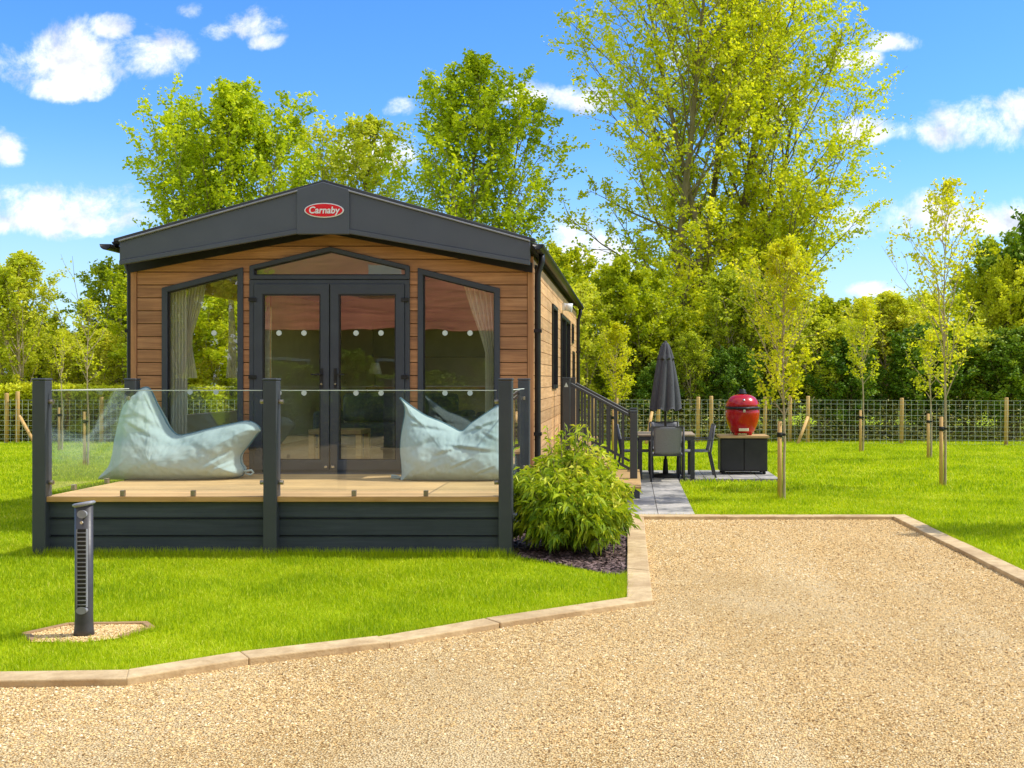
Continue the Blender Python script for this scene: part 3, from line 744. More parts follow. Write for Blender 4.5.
# young staked trees
def young(px,py,label,h,cr,seed,n1,n2,leaf,stake_h,base_z0,nl=5,stake_side=-.06,n3=4):
    Y=EYE*F/(py-VY); X=(px-VX)*Y/F
    t=make_tree('young_tree',label,'tree',[[(0,0,0),(.01,0,h*.3),(-.02,0,h*.6),(.02,0,h)]],ell(base_z0-.15,h*1.05,cr,.5,.5),(M['barky'],M['leaf_young']),leaf,seed,
      n1=n1,n2=n2,n3=n3,nl=nl,rad=.022,start=base_z0/h,ang=(.45,1.0),up=.10,loc=(X,Y,0),group='young staked trees on the lawn',l3=.08)
    s=thing('tree_stake',None,None,(X+stake_side,Y-.01,0),group='stakes of the young trees')
    b=MB(); b.tube([(0,0,-.02),(0,0,stake_h)],[.032,.030],8); st=b.build('stake_post',M['post'],s)
    b=MB(); b.tube([(0,0,stake_h*.80),(0,0,stake_h*.86)],.037,10); b.box(.02,.08,-.012,.012,stake_h*.815,stake_h*.845); b.build('tie',M['rubber'],s)
    return t,s
yt=[
 young(784,500,'young tree with a dense yellow crown right of the barbecue, staked on the lawn',3.4,.95,31,40,9,.05,1.08,1.10,5),
 young(863,452,'small thin young tree, second staked tree right of the barbecue',3.3,.75,32,24,7,.06,.95,1.45,4),
 young(931,460,'short staked young tree standing just left of the taller sparse one',2.5,.7,33,18,6,.06,.95,1.15,4),
 young(945,487,'tall sparse young tree with a long bare leader, rightmost staked tree in the photo',4.5,1.15,34,30,7,.06,1.08,1.3,4),
 young(1150,528,'young yellow leaved tree reaching in from the right edge of the photo',3.1,1.45,35,34,8,.07,1.0,1.1,5),
 young(88,468,'thin young tree seen through the left glass panel, nearer one',3.0,.55,36,14,5,.05,1.05,1.5,3),
 young(62,451,'thin young tree seen through the left glass panel, farther one',2.6,.5,37,12,4,.05,1.0,1.5,3),
 young(616,456,'pale young tree standing between the lodge and the parasol',2.7,.75,38,26,8,.055,1.0,1.0,5),
]
sl=['round timber stake with black tie beside the tree next to the barbecue','short timber stake tied to the second tree right of the barbecue','timber stake of the short tree, left of the rightmost staked tree','tall timber stake tied to the sparse tree at the right','timber stake of the tree at the right edge','timber stake seen through the left glass panel, nearer one','timber stake seen through the left glass panel, farther one','timber stake of the pale young tree beside the lodge']
for (t,s),l in zip(yt,sl): tag(s,l,'stake')

# undergrowth and hedge beyond the fence
n=60000; P=np.stack([rng.uniform(-22,15,n),rng.uniform(28.9,31.5,n),rng.beta(1.1,2.2,n)*1.25],1)
o=leaves('undergrowth',P,.09,M['leaf_under'],aspect=.35); tag(o,'brownish weeds and brambles growing behind the wire fence','undergrowth',kind='stuff')
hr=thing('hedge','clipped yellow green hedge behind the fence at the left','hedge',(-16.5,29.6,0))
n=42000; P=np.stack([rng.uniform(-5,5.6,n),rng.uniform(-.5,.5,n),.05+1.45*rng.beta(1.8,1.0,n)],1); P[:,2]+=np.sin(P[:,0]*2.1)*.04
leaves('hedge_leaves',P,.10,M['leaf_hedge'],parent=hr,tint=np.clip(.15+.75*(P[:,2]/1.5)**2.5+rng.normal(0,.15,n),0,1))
mb=MB()
for k in range(60):
    x=-5+k*.18; mb.tube([(x,0,0),(x+random.uniform(-.1,.1),random.uniform(-.1,.1),.7),(x+random.uniform(-.2,.2),random.uniform(-.2,.2),1.3)],[.018,.012,.005],4)
mb.build('hedge_stems',M['bark'],hr)

# ------------------------------------------------------------------ wire fence
fz=thing('wire_fence','square mesh wire stock fence on round timber posts along the far edge of the lawn','fence')
FL=[(-24,28.0),(-1.0,28.4),(4.14,28.4),(11.0,26.9),(17,25.5)]
def fpt(x):
    xs=[p[0] for p in FL]; return float(np.interp(x,xs,[p[1] for p in FL]))
w=MB(); wt=.0029
xs=list(np.arange(-22,16,.15))
for x in xs:
    y=fpt(x); w.box(x-wt,x+wt,y-wt,y+wt,.02,1.12)
for z in (.03,.13,.24,.35,.47,.60,.74,.88,1.02,1.12):
    for i in range(len(FL)-1):
        a=FL[i]; b=FL[i+1]; w.bar((a[0],a[1]-.006,z),(b[0],b[1]-.006,z),wt*2)
w.build('wire_mesh',M['wire'],fz)
def fpost(px,h=1.2,r=.052):
    Y=28.0
    for _ in range(4): Y=fpt((px-VX)*Y/F)
    X=(px-VX)*Y/F; b=MB(); b.tube([(X,Y+.06,-.05),(X+.01,Y+.06,h-.02),(X+.01,Y+.06,h)],[r,r*.95,r*.85],9); b.build('fence_post',M['post'],fz); return X,Y
for px,h in ((-90,1.2),(5,1.3),(16,1.34),(100,1.2),(170,1.2),(250,1.2),(330,1.2),(410,1.2),(490,1.2),(560,1.2),(592,1.2),(616,1.18),(658,1.15),(698,1.2),(711,1.22),(765,1.2),(790,1.24),(808,1.22),(902,1.18),(1007,1.2),(1110,1.2),(1200,1.2)): X,Y=fpost(px,h)
def brace(p0,p1):
    Y0=28.2; b=MB(); x0,z0=pt(*p0,Y0-.12); x1,z1=pt(*p1,Y0-.5); b.tube([(x0,Y0-.10,z0),(x1,Y0-.5,max(z1,-.02))],.04,8); b.build('brace_post',M['post'],fz)
brace((808,417),(797,447)); brace((19,416),(36,446)); brace((652,412),(646,444))

# ------------------------------------------------------------------ lodge
lodge=thing('lodge','single storey holiday lodge with brown plank cladding, grey fascia and glazed gable front','building')
def boolean(o, cutters, op):
    for c in cutters:
        m=o.modifiers.new('b','BOOLEAN'); m.object=c; m.operation=op; m.solver='EXACT'
    dg=bpy.context.evaluated_depsgraph_get(); dg.update()
    me=bpy.data.meshes.new_from_object(o.evaluated_get(dg)); o.modifiers.clear(); old=o.data; o.data=me
    bpy.data.meshes.remove(old)
    for c in cutters:
        d=c.data; bpy.data.objects.remove(c); bpy.data.meshes.remove(d)
def W(px,py,Y=WALLY): return pt(px,py,Y)
ZF=.60  # floor of the lodge
cx=(XL+XR)/2
apexz=3.80; eavez=3.10
gable=[(XL+.005,.32),(XR-.005,.32),(XR-.005,eavez),(cx,apexz),(XL+.005,eavez)]
LW=[W(162.5,466),W(243.5,466),W(243.5,267.5),W(162.5,288)]
RW=[W(418,466),W(500,466),W(500,288.5),W(418,268)]
DR=[W(250,473),W(410,473),W(410,266),W(330.5,247),W(250,266)]
def cutter(poly,y0=WALLY-.2,y1=WALLY+.6):
    o=MB().prism_y(poly,y0,y1).build('tmp_cut',None,fixn=True); return o
b=MB(); z=.32+.03
z=.50-.15
while z<4.0:
    b.box(XL+.07,XR-.07,WALLY,WALLY+.022,z+.004,z+.15-.004); z+=.15
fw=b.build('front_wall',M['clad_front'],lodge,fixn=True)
boolean(fw,[cutter([(x,z-.0) for x,z in gable])],'INTERSECT')
boolean(fw,[cutter(inset(p,.012)) for p in (LW,RW,DR)],'DIFFERENCE')
mbv=fw.modifiers.new('bevel','BEVEL'); mbv.width=.004; mbv.limit_method='ANGLE'; mbv.angle_limit=.7
bk=MB().prism_y(gable,WALLY+.024,WALLY+.10).build('wall_lining',M['backing'],lodge,fixn=True)
boolean(bk,[cutter(inset(p,.012)) for p in (LW,RW,DR)],'DIFFERENCE')
# corner trims
MB().box(XL+.0,XL+.066,WALLY-.012,WALLY+.03,.32,eavez-.02).build('corner_trim',M['clad_trim'],lodge,bevel=.004)
MB().box(XR-.066,XR-.0,WALLY-.012,WALLY+.03,.32,eavez-.02).build('corner_trim',M['clad_trim'],lodge,bevel=.004)
# side wall (right) with openings
def ycut(y0,y1,z0,z1):
    return MB().box(XR-.3,XR+.3,y0,y1,z0,z1).build('tmp_cut',None,fixn=True)
side_open=[(15.75,16.75,1.52,2.74),(17.7,20.3,.62,2.72),(21.1,21.6,2.35,2.72),(21.35,21.95,1.15,2.2)]
b=MB(); z=.35
while z<3.04:
    for (a,c) in ((WALLY+.035,15.2),(15.215,21.0),(21.015,BACK)):
        b.box(XR-.022,XR,a,c,z+.004,min(z+.146,3.08))
    z+=.15
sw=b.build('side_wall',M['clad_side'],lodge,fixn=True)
boolean(sw,[ycut(*s) for s in side_open],'DIFFERENCE')
bk=MB().box(XR-.10,XR-.024,WALLY+.105,BACK,.32,3.12).build('side_lining',M['backing'],lodge,fixn=True)
boolean(bk,[ycut(*s) for s in side_open],'DIFFERENCE')
b=MB(); z=.35
while z<3.04: b.box(XL,XL+.022,WALLY+.035,BACK,z+.004,z+.146); z+=.15
b.box(XL+.024,XL+.10,WALLY+.105,BACK,.32,3.12)
lw_=b.build('left_wall',M['clad_side'],lodge,fixn=True)
boolean(lw_,[MB().box(XL-.3,XL+.3,13.3,17.4,1.2,2.8).build('tmp_cut',None,fixn=True)],'DIFFERENCE')
MB().prism_y([(XL+.1,.32),(XR-.1,.32),(XR-.1,3.1),(cx,3.8),(XL+.1,3.1)],BACK-.1,BACK).build('back_wall',M['clad_front'],lodge)
# chassis skirt below the cladding
MB().box(XL+.15,XR-.15,WALLY+.2,BACK-.2,0,.30).build('underskirt',M['backing'],lodge)
# roof: corrugated tile sheets
def roof_side(sg,name):
    xe=cx+sg*2.40; ze=3.175; vs=[];fs=[]
    ny=int((23.15-12.42)/.05); nx=9
    for i in range(ny+1):
        y=12.42+i*(23.15-12.42)/ny
        for j in range(nx+1):
            t=j/nx; bump=.028*max(0,math.sin(2*math.pi*y/.30))**1.0
            step=.012*((t*6)%1)
            vs.append((cx+(xe-cx)*t,y,3.835+(ze-3.835)*t+bump+step))
    for i in range(ny):
        for j in range(nx):
            a=i*(nx+1)+j; fs.append((a,a+1,a+nx+2,a+nx+1))
    m=MB(); m.add(vs,fs,True); o=m.build(name,M['roof'],lodge)
    s=o.modifiers.new('solid','SOLIDIFY'); s.thickness=.018; s.offset=-1
for sg in (-1,1): roof_side(sg,'roof_slope')
MB().tube([(cx,12.40,3.84),(cx,23.15,3.84)],.07,8).build('ridge_cap',M['roof'],lodge)
# soffits under the overhang
for sg in (-1,1):
    MB().prism_y([(cx,3.72),(cx+sg*2.30,3.05),(cx+sg*2.30,3.08),(cx,3.75)],12.40,WALLY-.002 if True else 0).build('soffit',M['black'],lodge,fixn=True)
YF=12.38
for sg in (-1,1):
    MB().prism_y([(cx+sg*.001,3.333),(cx+sg*2.325,2.885),(cx+sg*2.325,3.0),(cx+sg*.001,3.448)],WALLY-.06,WALLY-.03).build('roof_shade_strip',M['black'],lodge,fixn=True)  # black strip in front of the wall top, standing in for the roof's shade
for sg in (-1,1):
    xe=cx+sg*2.30; xi=cx+sg*.285
    if sg<0: xe=-5.745
    else: xe=-1.125
    zt_i=3.765; zb_i=3.295; zt_e=3.20; zb_e=2.94
    mb=MB().prism_y([(xi,zb_i+.055),(xe,zb_e+.055),(xe,zt_e),(xi,zt_i)],YF,YF+.03); o=mb.build('bargeboard',M['fascia'],lodge,fixn=True,bevel=.004)
    MB().prism_y([(xi,zb_i),(xe,zb_e),(xe,zb_e+.053),(xi,zb_i+.053)],YF-.018,YF+.03).build('bargeboard_lip',M['fascia'],lodge,fixn=True,bevel=.006)
    MB().prism_y([(xi,zt_i+.002),(xe,zt_e+.002),(xe,zt_e+.02),(xi,zt_i+.02)],YF-.03,YF+.03).build('edge_trim',M['cap'],lodge,fixn=True,bevel=.004)
    MB().prism_y([(cx+sg*.0,3.865),(cx+sg*2.38,3.205),(cx+sg*2.38,3.245),(cx,3.91)],YF+.032,YF+.09).build('verge_tile',M['roof'],lodge,fixn=True,bevel=.005)
# centre plate + sign
MB().prism_y([(cx-.295,3.288),(cx+.295,3.288),(cx+.295,3.79),(cx,3.875),(cx-.295,3.79)],YF-.026,YF+.031).build('centre_plate',M['fascia'],lodge,fixn=True,bevel=.006)
sx_,sz_=pt(323.5,210,YF-.06)
def oval(name,a,b,y0,y1,mat,parent,n=48):
    poly=[(sx_+a*math.cos(2*math.pi*i/n),sz_+b*math.sin(2*math.pi*i/n)) for i in range(n)]
    return MB().prism_y(poly,y0,y1).build(name,mat,parent,fixn=True,bevel=.002)
sign=oval('name_sign',.222,.083,YF-.039,YF-.027,M['white'],lodge); sign['label']='oval red sign with white rim reading Carnaby'
oval('red_field',.208,.072,YF-.044,YF-.040,M['signred'],sign)
cu=bpy.data.curves.new('lettering','FONT'); cu.body='Carnaby'; cu.size=.105; cu.align_x='CENTER'; cu.align_y='CENTER'; cu.extrude=.002; cu.offset=.0022; cu.shear=.12
to=bpy.data.objects.new('tmp_text',cu); COL.objects.link(to); dg=bpy.context.evaluated_depsgraph_get(); dg.update()
tm=bpy.data.meshes.new_from_object(to.evaluated_get(dg)); bpy.data.objects.remove(to)
tm.materials.clear(); tm.materials.append(M['white'])
lt=bpy.data.objects.new('lettering',tm); link(lt,sign); lt.location=(sx_,YF-.0475,sz_-.002); lt.rotation_euler=(math.pi/2,0,0)
xsv=[v.co.x for v in tm.vertices]; k=.345/(max(xsv)-min(xsv)); lt.scale=(k,k*1.05,1)
# gutters and downpipes
for sg in (-1,1):
    xg=cx+sg*2.42; m=MB(); prof=[]
    n=8; vs=[];fs=[]
    for yy in (12.30,23.2):
        for i in range(n+1):
            t=math.pi+math.pi*i/n; vs.append((xg+.06*math.cos(t),yy,3.17+.06*math.sin(t)))
    for i in range(n): fs.append((i,i+1,i+n+2,i+n+1))
    fs.append(tuple(range(n+1))); fs.append(tuple(range(2*n+1,n,-1)))
    m.add(vs,fs,True); g=m.build('gutter',M['black'],lodge); s=g.modifiers.new('s','SOLIDIFY'); s.thickness=.006
    xp=(XR+.045) if sg>0 else (XL-.045)
    for yy in (12.82,22.85):
        m=MB(); m.tube([(xg,yy,3.13),(xg,yy,3.02),(xp,yy,2.88),(xp,yy,.12),(xp+.02*sg,yy,.04)],.036,10); m.box(xp-.045,xp+.045,yy-.045,yy+.045,2.2,2.24); m.box(xp-.045,xp+.045,yy-.045,yy+.045,1.0,1.04)
        m.build('downpipe',M['black'],lodge)
# lift the front right downpipe into the photo's broad black corner strip
MB().box(XR+.001,XR+.028,WALLY+.18,WALLY+.30,.32,3.0).build('corner_strip',M['black'],lodge)
MB().box(XL-.03,XL-.001,WALLY-.01,WALLY+.10,.32,3.0).build('corner_strip',M['black'],lodge)
# windows
def win(poly,name,wid=.062,parent=lodge,ya=WALLY-.028,yb=WALLY+.06,mat=None):
    o=MB().ring_y(poly,inset(poly,wid),ya,yb).build(name,mat or M['upvc'],parent,fixn=True,bevel=.005)
    inn=inset(poly,wid)
    b=MB().ring_y(inset(poly,wid-.002),inset(poly,wid+.012),WALLY+.004,WALLY+.05).build('bead',M['black'],o,fixn=True)
    ip=inset(poly,wid+.005); g=MB().add([(x,WALLY+.03,z) for x,z in ip],[tuple(range(len(ip)))]).build('pane',M['window'],o)
    return o
def dots(lst,parent,Y=WALLY+.024):
    for px,py in lst:
        x,z=pt(px,py,Y); poly=[(x+.031*math.cos(2*math.pi*i/20),z+.031*math.sin(2*math.pi*i/20)) for i in range(20)]; MB().prism_y(poly,Y-.001,Y+.001).build('safety_dot',M['gum'],parent,fixn=True)
w1=win(LW,'window'); dots([(214,333),(190,392),(216,392)],w1)
w2=win(RW,'window'); dots([(445,333),(470,333),(445,393),(470,393)],w2)
# french doors
TL=[W(250,279.5),W(410,279.5),W(410,266),W(330.5,247),W(250,266)]
fan=win(TL,'gable_window',.05)
def rect(x0,y0,x1,y1): return [W(x0,y1),W(x1,y1),W(x1,y0),W(x0,y0)]
jf=MB().ring_y(rect(250,280,410,473),inset(rect(250,280,410,473),.055),WALLY-.03,WALLY+.07).build('door_frame',M['upvc'],lodge,fixn=True,bevel=.004)
def door_leaf(x0,x1,hx,sgn):
    outer=rect(x0,284,x1,470); inner=rect(x0+8.5,294.5,x1-8.5,460)
    o=MB().ring_y(outer,inner,WALLY-.045,WALLY+.02).build('door',M['upvc'],lodge,fixn=True,bevel=.006)
    MB().ring_y(inner,inset(inner,.014),WALLY-.036,WALLY+.012).build('bead',M['black'],o,fixn=True)
    ip=inset(inner,.008); MB().add([(x,WALLY-.01,z) for x,z in ip],[tuple(range(len(ip)))]).build('pane',M['window'],o)
    hxw,hz=W(hx,377); hh=MB(); hh.box(hxw-.016,hxw+.016,WALLY-.056,WALLY-.046,hz-.13,hz+.10); hh.tube([(hxw,WALLY-.055,hz+.03),(hxw,WALLY-.09,hz+.03)],.009,8); hh.bar((hxw,WALLY-.092,hz+.03),(hxw-sgn*.11,WALLY-.092,hz+.03),.018)
    hd=hh.build('handle',M['black'],o); kx=MB(); kx.tube([(hxw,WALLY-.056,hz-.08),(hxw,WALLY-.062,hz-.08)],.011,10); kx.build('lock_barrel',M['chrome'],hd)
    return o
dl=door_leaf(255,330,322.8,1); dots([(279,333),(304,333),(279,393),(304,393)],dl,WALLY-.016)
dr=door_leaf(331,405,336.5,-1); dots([(356,333),(381,333),(356,393),(381,393)],dr,WALLY-.016)
for x0,dd in ((254,dl),(406,dr)):
    for py in (300,377,448):
        x,z=W(x0,py); MB().box(x-.045,x+.045,WALLY-.062,WALLY-.046,z-.022,z+.022).build('hinge',M['black'],dd,bevel=.004)
for x0,dd in ((327,dl),(334,dr)):
    x,z=W(x0,466.5); MB().box(x-.018,x+.018,WALLY-.058,WALLY-.046,z-.014,z+.014).build('door_stop',M['chrome'],dd,bevel=.003)
x0,z0=W(248,476); x1,z1=W(412,473)
MB().box(x0,x1,WALLY-.10,WALLY-.0,z0-.005,z1+.004).build('door_sill',M['upvc'],lodge,bevel=.004)
# side openings
def side_win(y0,y1,z0,z1,name,mull=()):
    f=MB(); w_=.055
    f.box(XR-.05,XR+.025,y0,y1,z0,z0+w_); f.box(XR-.05,XR+.025,y0,y1,z1-w_,z1); f.box(XR-.05,XR+.025,y0,y0+w_,z0+w_,z1-w_); f.box(XR-.05,XR+.025,y1-w_,y1,z0+w_,z1-w_)
    for m_ in mull: f.box(XR-.05,XR+.02,m_-w_/2,m_+w_/2,z0+w_,z1-w_)
    o=f.build(name,M['black'],lodge); MB().add([(XR-.02,y0+.02,z0+.02),(XR-.02,y1-.02,z0+.02),(XR-.02,y1-.02,z1-.02),(XR-.02,y0+.02,z1-.02)],[(0,1,2,3)]).build('pane',M['window'],o); return o
side_win(*side_open[0],'side_window'); side_win(*side_open[1],'side_door',(18.95,19.05)); side_win(*side_open[2],'side_window'); side_win(*side_open[3],'side_window')
# outside lamp on the side wall
b=MB(); x,z=pt(571,308,18.6); b.box(XR,XR+.04,18.2,18.32,2.80,2.92); b.build('lamp_bracket',M['white'],lodge)
l=MB(); l.tube([(XR+.03,18.26,2.86),(XR+.16,18.26,2.84)],[.055,.075],12); l.build('outside_lamp',M['white'],lodge)
# interior
it=MB(); it.box(XL+.12,XR-.12,WALLY+.13,21.0,ZF-.05,ZF); it.build('inside_floor',M['floor_in'],lodge)
it=MB(); it.box(XL+.13,XR-.13,21.0,21.05,ZF,3.6); it.build('inside_wall',M['wall_in'],lodge)
it=MB(); it.add([(XL+.11,WALLY+.13,3.06),(cx,WALLY+.13,3.68),(cx,21,3.68),(XL+.11,21,3.06),(XR-.11,WALLY+.13,3.06),(XR-.11,21,3.06)],[(0,1,2,3),(1,4,5,2)]); it.build('ceiling',M['white'],lodge)
it=MB(); it.box(XL+.102,XL+.11,WALLY+.13,13.3,ZF,3.05); it.box(XL+.102,XL+.11,17.4,21,ZF,3.05); it.box(XL+.102,XL+.11,13.3,17.4,ZF,1.2); it.build('inside_wall',M['wall_in'],lodge)

# kitchen units at the back of the room
kt=thing('kitchen_unit','olive kitchen units at the back of the room behind the glass doors','cupboard',(-3.3,19.6,ZF))
MB().box(-1.3,1.3,-.3,.3,.02,.88).build('cupboard',M['kitchen'],kt,bevel=.01); MB().box(-1.33,1.33,-.33,.33,.885,.92).build('worktop',M['oak'],kt,bevel=.005)
MB().box(-1.3,1.3,.05,.35,1.45,2.1).build('wall_cupboard',M['kitchen'],kt,bevel=.01)
# sofa
def sofa(loc,rz,lab):
    s=thing('sofa',lab,'sofa',loc,rz,'sofas inside the lodge')
    MB().box(-.85,.85,-.4,.4,.08,.42).build('seat',M['sofa'],s,bevel=.06,seg=3); MB().box(-.85,.85,.22,.45,.425,.85).build('backrest',M['sofa'],s,bevel=.07,seg=3)
    for sg in (-1,1): MB().box(sg*.98-.12,sg*.98+.12,-.42,.42,.08,.6).build('armrest',M['sofa'],s,bevel=.05,seg=3)
sofa((-3.4,16.0,ZF),0,'dark grey sofa facing the glass doors inside the lodge')
sofa((-1.75,14.6,ZF),-math.pi/2,'dark grey sofa along the right wall inside the lodge, behind the right window')
# coffee table seen through the doors
x0,_=pt(314,430,13.9); x1,_=pt(366,430,13.9)
ct=thing('coffee_table','light oak coffee table with block legs, seen through the glass doors','table',((x0+x1)/2,13.9,ZF))
hw=(x1-x0)/2
MB().box(-hw,hw,-.25,.25,.37,.43).build('tabletop',M['oak'],ct,bevel=.006)
for sx in (-1,1):
    for sy in (-1,1): MB().box(sx*(hw-.035)-.035,sx*(hw-.035)+.035,sy*.21-.035,sy*.21+.035,0,.368).build('leg',M['oak'],ct,bevel=.004)
# curtains
def curtain(name,lab,prof,Y,mat,group=None):
    """prof: list of (px_left, px_right, py) rows top to bottom"""
    vs=[];fs=[];nx=44; rows=[]
    ny=40; pys=np.linspace(prof[0][2],prof[-1][2],ny)
    for py in pys:
        l=np.interp(py,[p[2] for p in prof],[p[0] for p in prof]); r=np.interp(py,[p[2] for p in prof],[p[1] for p in prof])
        for i in range(nx+1):
            t=i/nx; x,z=pt(l+(r-l)*t,py,Y); vs.append((x,Y+.03*math.sin(t*2*math.pi*6+.6*math.sin(py*.02))+.008*math.sin(t*37),z))
    for j in range(ny-1):
        for i in range(nx): a=j*(nx+1)+i; fs.append((a,a+1,a+nx+2,a+nx+1))
    m=MB(); m.add(vs,fs,True); o=m.build(name,mat,None); tag(o,lab,'curtain',group); return o
curtain('curtain','straight pleated cream curtain down the left side of the left window',[(168,187,281),(169,187,466)],12.95,M['cream'])
curtain('curtain','cream tied back curtain gathered at the top of the left window',[(190,209,270),(187,204,300),(186,193,333),(184,192,345),(182,196,372),(180,197,378)],13.05,M['cream'])
curtain('curtain','narrow cream curtain at the right side of the left window',[(229,233,300),(229,236,340),(226,237,378)],13.1,M['cream'])
curtain('curtain','cream tied back curtain hanging in the right window',[(463,497,282),(472,497,312),(480,497,335),(485,497,352),(485,497,420),(483,497,466)],12.98,M['cream'])
curtain('curtain','strip of cream curtain at the left edge of the left glass door',[(263,270,290),(263,269,466)],13.0,M['cream'])
MB_=MB(); lx,lz=pt(352,372,15.5)
fl=thing('table_lamp','small lamp with cream shade seen through the right glass door','lamp',(lx-.6,19.5,ZF+.925))
MB().lathe([(.06,0),(.06,.02),(.012,.03),(.012,.25)],16).build('lamp_base',M['chrome'],fl); MB().lathe([(.12,.22),(.07,.42)],20).build('lamp_shade',M['cream_solid'],fl)

# ------------------------------------------------------------------ deck
deck=thing('deck','raised timber deck with grey plank skirt and grey posts in front of the lodge','deck',(0,0,0))
DZ=.567
b=MB(); y=10.235; yy=y
while yy<WALLY-.02:
    b.box(-5.45,-1.19,yy+.0025,min(yy+.145-.0025,WALLY-.005),DZ-.028,DZ); yy+=.145
b.build('deck_boards',M['deck'],deck,bevel=.003)
MB().box(-5.47,-1.17,10.205,10.234,DZ-.048,DZ+.001).build('nosing',M['nosing'],deck,bevel=.004)
b=MB(); zz=.012
for k in range(3):
    z0=.035+k*.163; b.box(-5.44,-1.20,10.262,10.285,z0+.006,z0+.157); b.prism_x([(10.250,z0+.157),(10.262,z0+.157),(10.285,z0+.163),(10.285,z0+.157)],-5.44,-1.2) if k<3 else None
b.build('skirt_board',M['skirt'],deck,bevel=.004)
MB().box(-5.44,-1.20,10.287,10.30,.02,.52).build('skirt_lining',M['black'],deck)
b=MB()
for k in range(3):
    z0=.035+k*.163
    b.box(-5.445,-5.42,10.30,WALLY-.02,z0+.006,z0+.157); b.box(-1.22,-1.195,10.30,WALLY-.02,z0+.006,z0+.157)
b.build('skirt_board',M['skirt'],deck,bevel=.004)
b=MB()
for k in range(6): b.box(-5.4,-1.25,10.4+k*.45,10.45+k*.45,.38,DZ-.03)
b.build('joist',M['post'],deck)
def dpost(X,Yc,z0,z1,w=.125,parent=deck):
    o=MB().box(X-w/2,X+w/2,Yc-w/2,Yc+w/2,z0,z1).build('post',M['anth'],parent,bevel=.008,seg=2)
    MB().prism_z([(X-w/2-.006,Yc-w/2-.006),(X+w/2+.006,Yc-w/2-.006),(X+w/2+.006,Yc+w/2+.006),(X-w/2-.006,Yc+w/2+.006)],z1+.001,z1+.022).build('post_cap',M['anth'],o,bevel=.014,seg=3)
    return o
PX=[-5.475,-3.335,-1.155]; PY=10.245
for X in PX: dpost(X,PY,-.02,1.645)
for X in (-5.475,-1.165): dpost(X,12.10,-.02,1.645)
def clamp(x,y,z,axis,m):
    d=Vector(axis)*.022; p=Vector((x,y,z)); m.tube([p-d,p+d],.022,12)
for a,c in ((PX[0]+.075,PX[1]-.075),(PX[1]+.075,PX[2]-.075)):
    gp=MB().box(a+.012,c-.012,PY-.005,PY+.005,DZ+.05,1.55).build('glass_panel',M['glass'],deck)
    MB().box(a+.012,c-.012,PY-.006,PY+.006,1.5505,1.558).build('polished_edge',M['gum'],gp)
    m=MB()
    for z in (DZ+.13,1.45):
        for x in (a+.002,c-.002): MB().tube([(x-.030,PY,z),(x+.030,PY,z)],.021,12).build('glass_clamp',M['steel'],gp)
    for t in (.34,.67):
        x=a+(c-a)*t; MB().box(x-.021,x+.021,PY-.018,PY+.018,DZ+.002,DZ+.056).build('glass_clamp',M['steel'],gp,bevel=.003)
for X,ya,yb in ((-5.475,PY+.075,12.10-.075),(-1.16,PY+.075,12.10-.075)):
    gp=MB().box(X-.005,X+.005,ya+.012,yb-.012,DZ+.05,1.55).build('glass_panel',M['glass'],deck)
    MB().box(X-.006,X+.006,ya+.012,yb-.012,1.5505,1.558).build('polished_edge',M['gum'],gp)
    m=MB()
    for z in (DZ+.13,1.45):
        for y in (ya,yb): MB().box(X-.014,X+.014,y-.028,y+.028,z-.018,z+.018).build('glass_clamp',M['steel'],gp,bevel=.003)
    for t in (.3,.7):
        y=ya+(yb-ya)*t; MB().box(X-.02,X+.02,y-.022,y+.022,DZ+.002,DZ+.056).build('glass_clamp',M['steel'],gp,bevel=.003)

